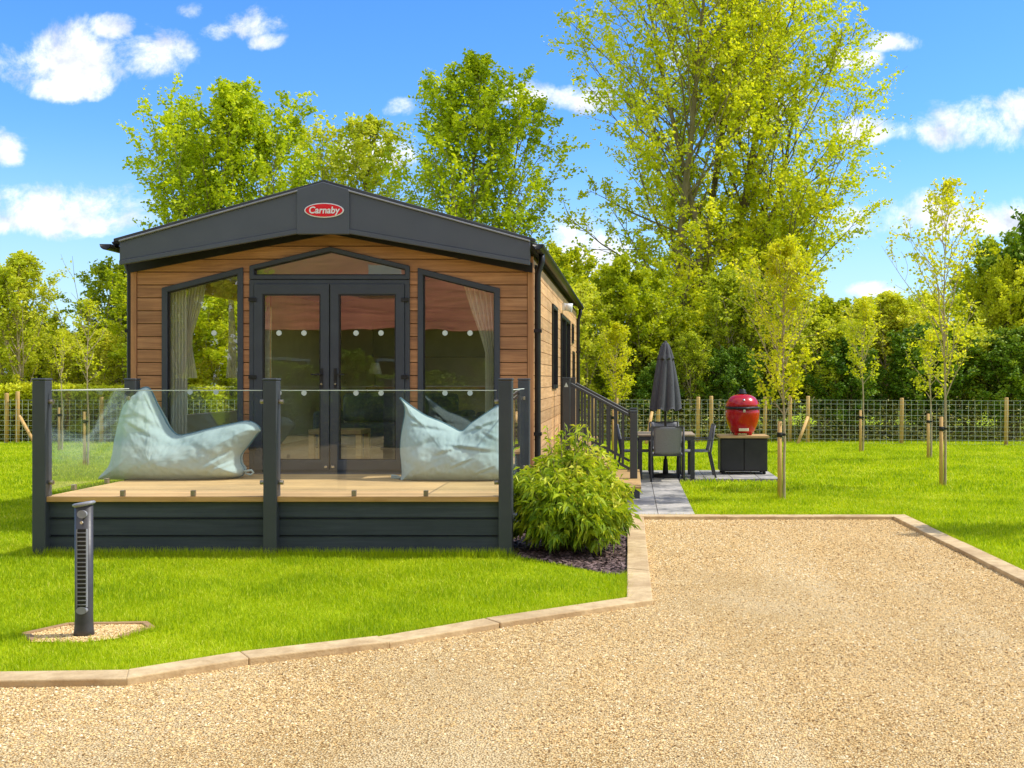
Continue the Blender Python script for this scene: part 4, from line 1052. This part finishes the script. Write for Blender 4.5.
# ------------------------------------------------------------------ bean bags
def smooth_closed(pts,n):
    P=np.array(pts,float); m=len(P); out=[]
    for k in range(n):
        t=k/n*m; i=int(t); u=t-i; p0,p1,p2,p3=P[(i-1)%m],P[i%m],P[(i+1)%m],P[(i+2)%m]
        out.append(.5*((2*p1)+(-p0+p2)*u+(2*p0-5*p1+4*p2-p3)*u*u+(-p0+3*p1-3*p2+p3)*u**3))
    return np.array(out)
def beanbag(label,pts,crop,s,centre,Y0,H,creases,seed,loops):
    px=[(crop[0]+x/s,crop[1]+y/s) for x,y in pts]
    cxp,cyp=crop[0]+centre[0]/s,crop[1]+centre[1]/s
    root=thing('bean_bag',label,'bean bag',(pt(cxp,cyp,Y0)[0],Y0,DZ),group='bean bags on the deck')
    ox,oz=root.location.x,DZ
    out=smooth_closed([pt(a,b_,Y0) for a,b_ in px],300)
    c=np.array(pt(cxp,cyp,Y0)); nr=64
    cr=[(np.array(pt(crop[0]+a[0]/s,crop[1]+a[1]/s,Y0)),np.array(pt(crop[0]+b_[0]/s,crop[1]+b_[1]/s,Y0)),w,d) for a,b_,w,d in creases]
    top=out[:,1].max()
    V=[];idx={}
    def disp(P,side):
        x,z=P; h=0
        for a,b_,w,d in cr:
            ab=b_-a; L=np.dot(ab,ab); t=min(max(np.dot(P-a,ab)/L,0),1); q=a+ab*t; dist=np.hypot(*(P-q)); fall=math.sin(math.pi*min(max(t*.9+.05,0),1))
            # sharp fold: valley with a ridge beside it
            sd=np.sign(ab[0]*(P-a)[1]-ab[1]*(P-a)[0])*dist
            h+=.75*d*(-math.exp(-(sd/w)**2)+.8*math.exp(-((sd-1.6*w)/(1.3*w))**2))*fall
        v=Vector((x*2.2,seed+side*5,z*2.2)); h+=.03*noise.fractal(v,1,2,4); h+=.011*noise.fractal(Vector((x*14,seed+side*5,z*9)),1,2,3)
        v2=Vector((x*5+z*3,seed+side*3,z*4-x)); rd=1-abs(noise.noise(v2))*2; h+=.007*max(rd,0)**2
        return h
    def bdist(P):
        a=out; b_=np.roll(out,-1,0); ab=b_-a; L=(ab**2).sum(1)+1e-12; t=np.clip(((P-a)*ab).sum(1)/L,0,1); q=a+ab*t[:,None]; return float(np.sqrt(((P-q)**2).sum(1)).min())
    rings=[]
    for side in (-1,1):
        rg=[]
        for k in range(nr+1):
            sc_=1-(k/nr)**1.25 if k<nr else 0
            sc_=math.cos(k/nr*math.pi/2)
            row=[]
            if k==nr: row=[len(V)]; P=c
            if k==0 and side==1: rg.append(rings[0][0]); continue
            for j in range(300 if k<nr else 1):
                P=c+(out[j]-c)*sc_ if k<nr else c
                dd=bdist(P) if sc_<1 else 0; RR=.30; f=(1-(1-min(dd/RR,1))**2)**.5
                f=.72*f+.28*((1-sc_**2)**.5 if sc_<1 else 0)
                zrel=(P[1]-DZ)/(top-DZ)
                hh=H*(1-.62*max(zrel,0)**1.2)
                y=f*hh
                # thin where close to outline notch: limit by distance
                if f>0: y+=disp(P,side)*min(1,f*1.6)
                z=max(P[1],DZ+.004); V.append((P[0]-ox,side*max(y,0),z-oz)); 
                if k<nr: row.append(len(V)-1)
            rg.append(row)
        rings.append(rg)
    fs=[]
    for si,rg in enumerate(rings):
        for k in range(nr-1):
            a,b_=rg[k],rg[k+1]
            for j in range(300):
                jj=(j+1)%300; q=(a[j],a[jj],b_[jj],b_[j]); fs.append(q if si==0 else q[::-1])
        a=rg[nr-1]; ce=rg[nr][0]
        for j in range(300):
            jj=(j+1)%300; q=(a[j],a[jj],ce); fs.append(q if si==0 else q[::-1])
    m=MB(); m.add(V,fs,True); m.build('bag_cover',M['bag'],root,fixn=True)
    # piping along the seam
    rim=[(p[0]-ox,-.010,max(p[1],DZ+.008)-oz) for p in out]; rim.append(rim[0])
    MB().tube(rim,.011,6,caps=False).build('piping',M['bagdark'],root)
    for lp in loops:
        q=[(pt(crop[0]+x/s,crop[1]+y/s,Y0)) for x,y in lp]
        MB().tube([(a-ox,-.03,max(b_,DZ+.012)-oz) for a,b_ in q],.012,8).build('tie_loop',M['bag'],root)
    return root
beanbag('pale blue bean bag with a tall peak, at the left end of the deck',
 [(80,568),(72,545),(120,490),(140,440),(150,370),(165,270),(178,200),(205,130),(245,80),(290,52),(325,42),(350,62),(375,120),(415,200),(455,270),(500,312),(560,308),(640,288),(740,264),(830,246),(900,235),(950,255),(968,285),(945,315),(905,370),(862,425),(860,470),(878,505),(868,540),(810,556),(700,570),(560,580),(400,581),(230,578),(110,577)],
 (90,380),5.69,(420,450),12.12,.40,
 [((240,170),(600,370),9/500*2,.022),((330,90),(440,300),.015,.02),((150,330),(210,560),.02,.02),((230,230),(420,330),.02,.018),((840,390),(700,480),.02,.03),((860,440),(740,500),.014,.02),((620,320),(480,420),.03,.02),((560,330),(760,420),.03,.015),((180,220),(320,200),.018,.016)],3.1,
 [[(870,520),(900,515),(925,512),(935,525),(920,538),(890,530)],[(915,240),(950,258),(972,290)]])
beanbag('creased pale blue bean bag with pointed corner at the right end of the deck',
 [(62,590),(80,545),(78,470),(70,380),(78,270),(98,150),(92,95),(66,52),(110,85),(160,120),(230,165),(330,205),(400,240),(460,264),(520,215),(600,160),(660,120),(700,100),(745,118),(775,200),(800,370),(815,480),(800,570),(740,596),(600,606),(400,603),(250,598),(130,592)],
 (390,390),6.4,(420,430),12.05,.40,
 [((380,350),(700,390),.018,.035),((430,300),(700,200),.02,.028),((560,240),(720,330),.016,.025),((420,490),(560,430),.014,.02),((570,530),(690,480),.012,.022),((110,150),(230,230),.018,.024),((130,220),(420,270),.022,.02),((180,370),(330,300),.03,.02),((300,420),(480,360),.02,.02),((520,220),(700,280),.014,.02)],8.4,
 [[(75,560),(40,548),(15,545),(12,558),(40,570),(80,572)]])

# ------------------------------------------------------------------ bollard light
X,Z=0,0; BY=7.08; BX=(84-VX)*BY/F
bo=thing('bollard_light','dark grey louvred bollard light with slanted oval cap on the front lawn','bollard',(BX,BY,0))
b=MB(); n=28
def egg(a,b_,z,tilt=0): return [(a*math.cos(2*math.pi*i/n),b_*math.sin(2*math.pi*i/n),z+tilt*math.cos(2*math.pi*i/n)) for i in range(n)]
def loft(rings):
    vs=[];fs=[]
    for r in rings: vs+=r
    for k in range(len(rings)-1):
        for i in range(n): j=(i+1)%n; fs.append((k*n+i,k*n+j,(k+1)*n+j,(k+1)*n+i))
    fs.append(tuple(reversed(range(n)))); fs.append(tuple((len(rings)-1)*n+i for i in range(n))); return vs,fs
b.add(*loft([egg(.068,.055,0),egg(.060,.048,.05),egg(.056,.045,.12),egg(.056,.045,.845,.004)]),True)
b.build('column',M['bollard'],bo)
b=MB(); b.add(*loft([egg(.052,.046,.842,.010),egg(.070,.058,.852,.010),egg(.070,.058,.862,.010),egg(.06,.05,.868,.010)]),True); b.build('cap',M['cap'],bo)
b=MB(); z=.215
while z<.68: 
    b.box(-.017,.036,-.056,-.038,z,z+.006); z+=.027
b.build('louvre',M['cap'],bo)
b=MB(); b.box(-.022,-.018,-.054,-.03,.2,.70); b.box(.036,.040,-.05,-.03,.2,.70); b.build('panel_frame',M['cap'],bo); MB().box(-.0175,.0355,-.0505,-.036,.2,.70).build('panel',M['black'],bo)
b=MB(); poly=[(.010+.030*math.cos(t*math.pi/12),.795+.026*math.sin(t*math.pi/12)) for t in range(24)]; b.prism_y(poly,-.052,-.03); poly=[(.008+.034*math.cos(t*math.pi/12),.180+.024*math.sin(t*math.pi/12)) for t in range(24)]; b.prism_y(poly,-.055,-.03); b.build('sensor_lens',M['cap'],bo,fixn=True)
b=MB(); b.tube([(.012,-.05,.742),(.012,-.058,.742)],.010,10); b.build('sensor_button',M['chrome'],bo)

# ------------------------------------------------------------------ steps and rails at the side door
st=thing('entrance_steps','wood topped grey steps with black handrails at the lodge side door','steps')
def step(x0,x1,y0,y1,z0,z1):
    MB().box(x0+.02,x1-.02,y0+.02,y1-.02,z0,z1-.041).build('riser',M['anth'],st,bevel=.004); MB().box(x0,x1,y0,y1,z1-.04,z1).build('tread',M['oak'],st,bevel=.006)
step(-.30,.155,15.05,17.95,.022,.19); step(-.60,-.301,16.1,17.95,.022,.40); step(XR+.03,-.601,16.1,20.4,.022,.60)
for yy in (16.28,17.85):
    lo=.055; hi=-.94
    dpost(lo,yy,.19,1.17,.11,st); dpost(hi,yy,.60,1.66,.11,st)
    r=MB(); r.bar((hi+.06,yy,1.585),(lo-.06,yy,1.12),.06,.045); r.build('handrail',M['anth'],st,bevel=.006)
    r=MB(); r.bar((hi+.06,yy,.80),(lo-.06,yy,.33),.04,.04); r.build('bottom_rail',M['anth'],st)
    k=0; x=hi+.16
    while x<lo-.1:
        t=(x-hi-.06)/(lo-hi-.12); z0=.80+(.33-.80)*t; z1=1.585+(1.12-1.585)*t
        MB().box(x-.018,x+.018,yy-.018,yy+.018,z0,z1).build('baluster',M['anth'],st); x+=.112
# small arrow marker on the upper post
x,z=pt(565.5,385,16.2)
tri=MB().prism_y([(-.94-.03,z-.03),(-.94+.03,z-.03),(-.94,z+.04)],16.28-.058,16.28-.056); tri.build('marker',M['gum'],st,fixn=True)

# ------------------------------------------------------------------ patio furniture
TZ=.022; TX=.595; TY=18.45
tb=thing('patio_table','square patio table with tan top and grey legs, parasol through its middle','table',(TX,TY,TZ))
MB().box(-.47,.47,-.47,.47,.70,.735).build('tabletop',M['tan'],tb,bevel=.006)
b=MB(); b.box(-.45,.45,-.45,-.41,.63,.699); b.box(-.45,.45,.41,.45,.63,.699); b.box(-.45,-.41,-.409,.409,.63,.699); b.box(.41,.45,-.409,.409,.63,.699); b.build('apron',M['chairf'],tb)
for sx in (-1,1):
    for sy in (-1,1): MB().box(sx*.43-.035,sx*.43+.035,sy*.43-.035,sy*.43+.035,0,.629).build('leg',M['chairf'],tb,bevel=.004)
def make_chair(label):
    c=thing('patio_chair',label,'chair',group='patio chairs round the table')
    # chair faces +y, back at -y
    vs=[];fs=[];nx=10;nz=10
    for j in range(nz+1):
        for i in range(nx+1):
            x=-.23+.46*i/nx; t=j/nz; vs.append((x*(1-.05*(1-t)),-.24-.10*t-.03*(1-(x/.23)**2)+.0*t,.43+.44*t))
    for j in range(nz):
        for i in range(nx): a=j*(nx+1)+i; fs.append((a,a+1,a+nx+2,a+nx+1))
    m=MB(); m.add(vs,fs,True); o=m.build('backrest',M['chair'],c); s=o.modifiers.new('s','SOLIDIFY'); s.thickness=.022
    MB().box(-.24,.24,-.23,.25,.425,.447).build('seat',M['chair'],c,bevel=.008)
    for sx in (-1,1):
        r=MB(); r.tube([(sx*.262,-.36,0),(sx*.262,-.27,.42),(sx*.25,-.345,.87)],.017,8); r.build('rear_leg',M['chairf'],c)
        r=MB(); r.tube([(sx*.262,.26,0),(sx*.262,.24,.62)],.017,8); r.build('front_leg',M['chairf'],c)
        r=MB(); r.box(sx*.262-.022,sx*.262+.022,-.30,.28,.625,.645); r.build('armrest',M['chairf'],c,bevel=.006)
    for q in (((-.25,.235,.415),(.25,.235,.415),.025,.025),((-.25,-.255,.415),(.25,-.255,.415),.025,.025),((-.25,-.345,.875),(.25,-.345,.875),.03,.02)):
        MB().bar(*q).build('frame_rail',M['chairf'],c)
    return c
ch=make_chair('grey patio chair with its back to the camera, nearest side of the table'); ch.location=(.60,17.86,TZ)
def dupc(loc,rz,label): return dup(ch,loc,rz,1,label)
dupc((.60,19.15,TZ),math.pi,'grey patio chair on the far side of the table, behind the nearest chair')
dupc((1.06,18.45,TZ),math.pi/2,'grey patio chair at the right side of the table, seen in profile')
dupc((.12,18.45,TZ),-math.pi/2,'grey patio chair at the left side of the table, partly behind the handrail')
m=MB(); m.tube([(0,0,0),(0,0,.03)],.012,10); 
pr=thing('parasol','closed charcoal parasol standing through the patio table','parasol',(TX,TY,TZ))
MB().tube([(0,0,.05),(0,0,2.24)],.021,12).build('pole',M['blackp'],pr)
MB().lathe([(.25,0),(.25,.04),(.05,.06),(.035,.28),(.03,.30)],24).build('base',M['blackp'],pr)
def canopy(z0,z1,r0,r1,folds,seed,name,prof):
    vs=[];fs=[];n_=folds*12;m_=26
    for k in range(m_+1):
        t=k/m_; z=z0+(z1-z0)*t; R=r1+(r0-r1)*prof(1-t)
        for i in range(n_):
            a=2*math.pi*i/n_; f=1+.36*(1-t*.5)*(abs(math.sin(a*folds/2))**.7-.6)+.03*math.sin(a*3+seed+t*4)
            zz=z+(.05*math.sin(a*folds/2)**2 if k==0 else 0); vs.append((R*f*math.cos(a+.25*t),R*f*math.sin(a+.25*t),zz))
    for k in range(m_):
        for i in range(n_): j=(i+1)%n_; fs.append((k*n_+i,k*n_+j,(k+1)*n_+j,(k+1)*n_+i))
    m=MB(); m.add(vs,fs,True); return m.build(name,M['parasol'],pr)
canopy(1.10,2.06,.255,.10,8,1,'canopy',lambda t:t**.75)
canopy(1.95,2.25,.135,.03,8,2,'top_vent',lambda t:t**.6)
MB().lathe([(.02,2.23),(.03,2.25),(.012,2.28)],12).build('finial',M['blackp'],pr)

# barbecue cabinet and kamado
CX=(743-VX)*19.05/F
cb=thing('barbecue_cabinet','black two door cabinet with light wood top standing on the patio','cabinet',(CX,19.15,TZ))
MB().box(-.405,.405,-.26,.30,.05,.62).build('carcass',M['blackp'],cb,bevel=.004)
for sx in (-1,1):
    MB().box(sx*.2-.192,sx*.2+.192,-.282,-.262,.075,.60).build('door',M['blackp'],cb,bevel=.004)
MB().box(-.43,.43,-.30,.32,.622,.665).build('top',M['oak'],cb,bevel=.006)
for sx in (-1,1):
    for sy in (-1,1): MB().lathe([(.02,0),(.03,.012),(.03,.04),(.02,.052)],12,c=(sx*.35,sy*.22,0)).build('caster',M['rubber'],cb)
km=thing('kamado_barbecue','glossy red egg shaped ceramic barbecue with black band, on the cabinet','barbecue',(CX,19.15,TZ+.666))
base=[(.15,.035),(.19,.04),(.225,.10),(.262,.19),(.288,.29),(.297,.38),(.295,.445),(.285,.455)]
MB().lathe(base,40).build('bowl',M['red'],km)
lid=[(.285,.488),(.297,.492),(.290,.54),(.262,.60),(.215,.655),(.15,.692),(.09,.705),(.08,.706)]
MB().lathe(lid,40).build('lid',M['red'],km)
MB().lathe([(.298,.447),(.306,.45),(.306,.492),(.298,.495)],40).build('band',M['black'],km)
MB().lathe([(.075,.70),(.078,.73),(.055,.745),(.06,.775),(.045,.79)],20).build('chimney_vent',M['black'],km)
MB().box(-.085,.085,-.245,-.17,.075,.125).build('draught_plate',M['label'],km,bevel=.006)
b=MB(); b.tube([(-.13,-.335,.47),(.13,-.335,.47)],.014,10); b.bar((-.12,-.30,.47),(-.12,-.335,.47),.015); b.bar((.12,-.30,.47),(.12,-.335,.47),.015); b.build('handle',M['black'],km)
b=MB(); b.box(-.02,.02,-.315,-.29,.40,.445); b.build('latch',M['chrome'],km,bevel=.004)
for k in range(4):
    a=math.pi/4+k*math.pi/2; MB().box(math.cos(a)*.17-.03,math.cos(a)*.17+.03,math.sin(a)*.17-.03,math.sin(a)*.17+.03,0,.05).build('foot',M['red'],km,bevel=.008)
b=MB(); b.lathe([(.022,0),(.022,.004)],14,c=(0,0,0)); th=b.build('thermometer',M['chrome'],km); th.location=(0,-.262,.615); th.rotation_euler=(math.radians(50),0,0)

# ------------------------------------------------------------------ leafy bush beside the deck
bu=thing('leafy_bush','dense leafy bush with long drooping green and yellow leaves beside the right deck post','bush',(-.60,10.66,0))
r=np.random.default_rng(77); tw=[];C=[];AX=[];TT=[]
def bushR(az,el): return .555*(1+.10*math.sin(3*az+1)+.08*math.sin(5*az))*(.93 if el>1.2 else 1)
CL=[(.16,-.50,.30,.27,.15),(.05,-.36,.34,.26,.05),(-.30,-.02,.28,.28,.03),(.30,-.22,.30,.30,.15),(-.05,-.34,.26,.32,.08),(.34,.10,.26,.28,.1),(-.24,.04,.42,.31,.0),(.12,-.18,.36,.40,.12),(.30,.08,.46,.30,.18),(-.08,.30,.62,.36,.05),(0,.10,.30,.48,-.05),(-.36,.25,.52,.28,.02),(.22,.32,.60,.30,.15),(-.12,-.22,.50,.30,.10)]
for k in range(620):
    q=CL[k%len(CL)]; dv=r.normal(size=3); dv/=np.linalg.norm(dv); dv[2]=dv[2] if dv[2]>-.35 else -dv[2]
    tip=np.array([q[0],q[1],q[2]])+dv*q[3]*r.uniform(.65,1.22)*np.array([1,1,1.1])
    if tip[2]<.08: tip[2]=.08+r.random()*.1
    b0=np.array([tip[0]*.2,tip[1]*.2,0.02]); midp=b0*.35+tip*.65+np.array([0,0,.10]); az=math.atan2(tip[1],tip[0])
    ts=np.linspace(0,1,6)[:,None]; pl=(1-ts)**2*b0+2*ts*(1-ts)*midp+ts**2*tip; tw.append((pl,.006,.002))
    nl=int(r.integers(18,40)); s=.45+.55*r.random(nl)**.7
    pos=np.stack([np.interp(s,ts[:,0],pl[:,a]) for a in range(3)],1)+r.normal(0,.02,(nl,3))
    dirn=tip-midp; dirn/=np.linalg.norm(dirn); ax=dirn*.4+r.normal(0,.6,(nl,3))+np.array([0,0,-.4])+np.array([math.cos(az),math.sin(az),0])*.3
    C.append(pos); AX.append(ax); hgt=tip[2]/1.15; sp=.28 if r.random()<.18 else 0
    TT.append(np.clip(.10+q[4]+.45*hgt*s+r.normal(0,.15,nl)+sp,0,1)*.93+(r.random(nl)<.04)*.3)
# upright shoots at the back left
for k in range(16):
    b0=np.array([.02+r.normal(0,.10),.45+r.normal(0,.1),.2]); tip=b0+np.array([r.normal(0,.07),r.normal(0,.08),r.uniform(.75,1.02)]); ts=np.linspace(0,1,6)[:,None]; pl=b0*(1-ts)+tip*ts; tw.append((pl,.006,.002))
    nl=26; s=.4+.6*r.random(nl); pos=np.stack([np.interp(s,ts[:,0],pl[:,a]) for a in range(3)],1); C.append(pos); AX.append(r.normal(0,.6,(nl,3))+np.array([0,0,-.1])); TT.append(np.clip(.45+r.normal(0,.2,nl),0,1))
V,T=tubes_np(tw,4); np_mesh('stems',V,T,M['bark'],parent=bu)
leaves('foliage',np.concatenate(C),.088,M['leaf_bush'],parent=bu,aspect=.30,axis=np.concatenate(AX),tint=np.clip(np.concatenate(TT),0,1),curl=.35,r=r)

# ------------------------------------------------------------------ the place behind the camera (seen mirrored in the glass)
nh=thing('neighbour_house','rendered house with red tiled roof mirrored in the lodge windows','building',(0,0,0))
MB().box(-11.8,9,-15,-8.2,0,3.3).build('wall',M['brick'],nh)
MB().prism_x([(-7.6,3.15),(-11.6,6.6),(-15.6,3.15)],-12.3,9.4).build('roof',M['redtile'],nh,fixn=True)
for x in (-10.5,-7,-3.2,0.5):
    f=MB().box(x-.7,x+.7,-8.21,-8.14,.9,2.3).build('window',M['white'],nh); MB().box(x-.62,x+.62,-8.15,-8.12,.98,2.22).build('pane',M['black'],f)
f=MB().box(-8.2,-7.2,-8.9,-8.8,4.4,5.2).build('skylight',M['white'],nh); f.location=(0,0,0)
n=30000; P=np.stack([rng.uniform(-12,4,n),rng.uniform(-7.9,-6.9,n),rng.beta(1.2,1.6,n)*(1.3+.5*rng.random(n))],1)
o=leaves('rear_hedge',P,.11,M['leaf_dark'],aspect=.6); tag(o,'hedge behind the camera mirrored low in the lodge windows','hedge')
dup(sa,(-11.3,-1.2,0),.4,(1.25,1.25,1.6),'tree behind the camera mirrored in the left window','tree')
for k_,(x_,y_,z_) in enumerate([(-10.4,-7.4,.42),(-8.1,-7.2,.50),(-6.0,-7.5,.38),(-3.7,-7.3,.46),(-1.4,-7.4,.42)]): dup(sb,(x_,y_,0),k_*1.3,(.8,.5,z_),'garden shrub in front of the house behind the camera, mirrored in the glass','shrub','garden shrubs behind the camera')
dup(sa,(-11.8,-4.2,0),3.1,(1.3,1.3,1.75),'farther tree behind the camera mirrored in the left window','tree')
dup(sa,(-13.6,-2,0),2.4,(1.6,1.6,1.7),'tree behind the camera at the far left','tree')

# ------------------------------------------------------------------ sky, sun, camera
EL=math.radians(52); AZ=math.radians(10)  # azimuth: from +X turned towards +Y
world=bpy.data.worlds.new('World'); scene.world=world; world.use_nodes=True
nt=world.node_tree; nt.nodes.clear()
out=nt.nodes.new('ShaderNodeOutputWorld'); bg=nt.nodes.new('ShaderNodeBackground')
sky=nt.nodes.new('ShaderNodeTexSky'); sky.sky_type='NISHITA'; sky.sun_disc=False; sky.sun_elevation=EL; sky.sun_rotation=math.pi/2-AZ
sky.air_density=1.0; sky.dust_density=.35; sky.ozone_density=2.5
tc=N(nt,'ShaderNodeTexCoord'); sep=N(nt,'ShaderNodeSeparateXYZ'); nt.links.new(tc.outputs['Generated'],sep.inputs[0])
yc=math_n(nt,'MAXIMUM',sep.outputs[1],.05)
u=math_n(nt,'DIVIDE',sep.outputs[0],yc); v=math_n(nt,'DIVIDE',sep.outputs[2],yc)
cmb=N(nt,'ShaderNodeCombineXYZ'); nt.links.new(u,cmb.inputs[0]); nt.links.new(v,cmb.inputs[1])
nz=N(nt,'ShaderNodeTexNoise',inp={'Scale':17.0,'Detail':10,'Roughness':.66,'Distortion':.25}); nt.links.new(cmb.outputs[0],nz.inputs[0])
nz2=N(nt,'ShaderNodeTexNoise',inp={'Scale':30.0,'Detail':6,'Roughness':.6}); nt.links.new(cmb.outputs[0],nz2.inputs[0])
clouds=[(70,68,62,36),(150,58,38,28),(55,88,40,16),(115,30,22,14),(190,12,14,10),(245,28,34,18),(268,42,22,11),(8,150,20,22),(60,216,92,28),(5,222,50,18),(400,109,18,12),(378,158,42,22),(528,95,36,15),(580,100,44,17),(590,262,44,40),(892,45,28,11),(855,60,32,12),(865,135,46,15),(995,130,72,30),(1018,114,34,20),(950,222,105,24),(880,291,28,10),(760,120,50,25),(700,60,40,18)]
m=None
for (x,y,rx,ry) in clouds:
    a=math_n(nt,'MULTIPLY',math_n(nt,'SUBTRACT',u,(x-VX)/F),F/rx); b=math_n(nt,'MULTIPLY',math_n(nt,'SUBTRACT',v,(VY-y)/F),F/ry)
    # flat bottoms: squash the lower half
    b=math_n(nt,'MULTIPLY',b,math_n(nt,'MULTIPLY_ADD',math_n(nt,'LESS_THAN',b,0.0),.5,1.0))
    d=math_n(nt,'SUBTRACT',1.0,math_n(nt,'ADD',math_n(nt,'MULTIPLY',a,a),math_n(nt,'MULTIPLY',b,b)))
    m=d if m is None else math_n(nt,'MAXIMUM',m,d)
m=math_n(nt,'MAXIMUM',m,-2.2)
dens=math_n(nt,'ADD',math_n(nt,'MULTIPLY_ADD',m,.85,.45),math_n(nt,'MULTIPLY',math_n(nt,'SUBTRACT',nz.outputs['Fac'],.5),5.6))
mask=N(nt,'ShaderNodeMapRange',interpolation_type='SMOOTHSTEP',inp={'From Min':-.1,'From Max':1.5}); nt.links.new(dens,mask.inputs[0])
# unseen clouds added overhead and behind the camera for neutral fill light
zc=math_n(nt,'MAXIMUM',sep.outputs[2],.08); cm2=N(nt,'ShaderNodeCombineXYZ'); nt.links.new(math_n(nt,'DIVIDE',sep.outputs[0],zc),cm2.inputs[0]); nt.links.new(math_n(nt,'DIVIDE',sep.outputs[1],zc),cm2.inputs[1])
nz3=N(nt,'ShaderNodeTexNoise',inp={'Scale':.9,'Detail':8,'Roughness':.58}); nt.links.new(cm2.outputs[0],nz3.inputs[0])
bm_=N(nt,'ShaderNodeMapRange',interpolation_type='SMOOTHSTEP',inp={'From Min':.36,'From Max':.56}); nt.links.new(nz3.outputs['Fac'],bm_.inputs[0])
gate=N(nt,'ShaderNodeMapRange',interpolation_type='SMOOTHSTEP',inp={'From Min':.50,'From Max':.05}); nt.links.new(sep.outputs[1],gate.inputs[0])
up_=math_n(nt,'GREATER_THAN',sep.outputs[2],.0)
back=math_n(nt,'MULTIPLY',math_n(nt,'MULTIPLY',bm_.outputs[0],gate.outputs[0]),up_)
front=math_n(nt,'GREATER_THAN',sep.outputs[1],.06); mk0=math_n(nt,'MULTIPLY',math_n(nt,'MULTIPLY',mask.outputs[0],.97),front)
hs=N(nt,'ShaderNodeHueSaturation',inp={'Saturation':1.25,'Value':1.0}); nt.links.new(sky.outputs[0],hs.inputs['Color'])
SKY_TINT=mixc(nt,1.0,hs.outputs[0],(.92,1.22,1.62),'MULTIPLY')
hz=N(nt,'ShaderNodeMapRange',interpolation_type='SMOOTHSTEP',inp={'From Min':.22,'From Max':.0,'To Min':0.0,'To Max':.65}); nt.links.new(sep.outputs[2],hz.inputs[0])
SKY_TINT=mixc(nt,hz.outputs[0],SKY_TINT,(4.6,6.0,7.0))
shade=ramp(nt,[(.30,(.52,.56,.64)),(.58,(1,1,1))],nz2.outputs['Fac'])
cc=mixc(nt,1.0,shade.outputs[0],(9.2,9.25,9.3),'MULTIPLY')
mk=math_n(nt,'MAXIMUM',mk0,math_n(nt,'MULTIPLY',back,.9)); fin=mixc(nt,mk,SKY_TINT,cc); nt.links.new(fin,bg.inputs[0]); bg.inputs[1].default_value=.15
nt.links.new(bg.outputs[0],out.inputs[0])
sl_=bpy.data.lights.new('sun','SUN'); sl_.energy=4.4; sl_.angle=math.radians(.55); sl_.color=(1,.95,.86)
so=link(bpy.data.objects.new('sun',sl_)); dirv=Vector((math.cos(EL)*math.cos(AZ),math.cos(EL)*math.sin(AZ),math.sin(EL)))
so.rotation_euler=dirv.to_track_quat('Z','Y').to_euler(); so.location=(20,5,30)
cam=bpy.data.cameras.new('camera'); co=link(bpy.data.objects.new('camera',cam)); co.location=(0,0,EYE); co.rotation_euler=(math.pi/2,0,0)
cam.sensor_width=36; cam.lens=F/1024*36; cam.shift_x=-(VX-512)/1024; cam.shift_y=-(384-VY)/1024; cam.clip_end=1500; cam.clip_start=.05
scene.camera=co
scene.view_settings.view_transform='Standard'; scene.view_settings.look='None'; scene.view_settings.exposure=0; scene.view_settings.gamma=1
scene.cycles.max_bounces=6; scene.cycles.diffuse_bounces=3; scene.cycles.glossy_bounces=3; scene.cycles.transparent_max_bounces=12
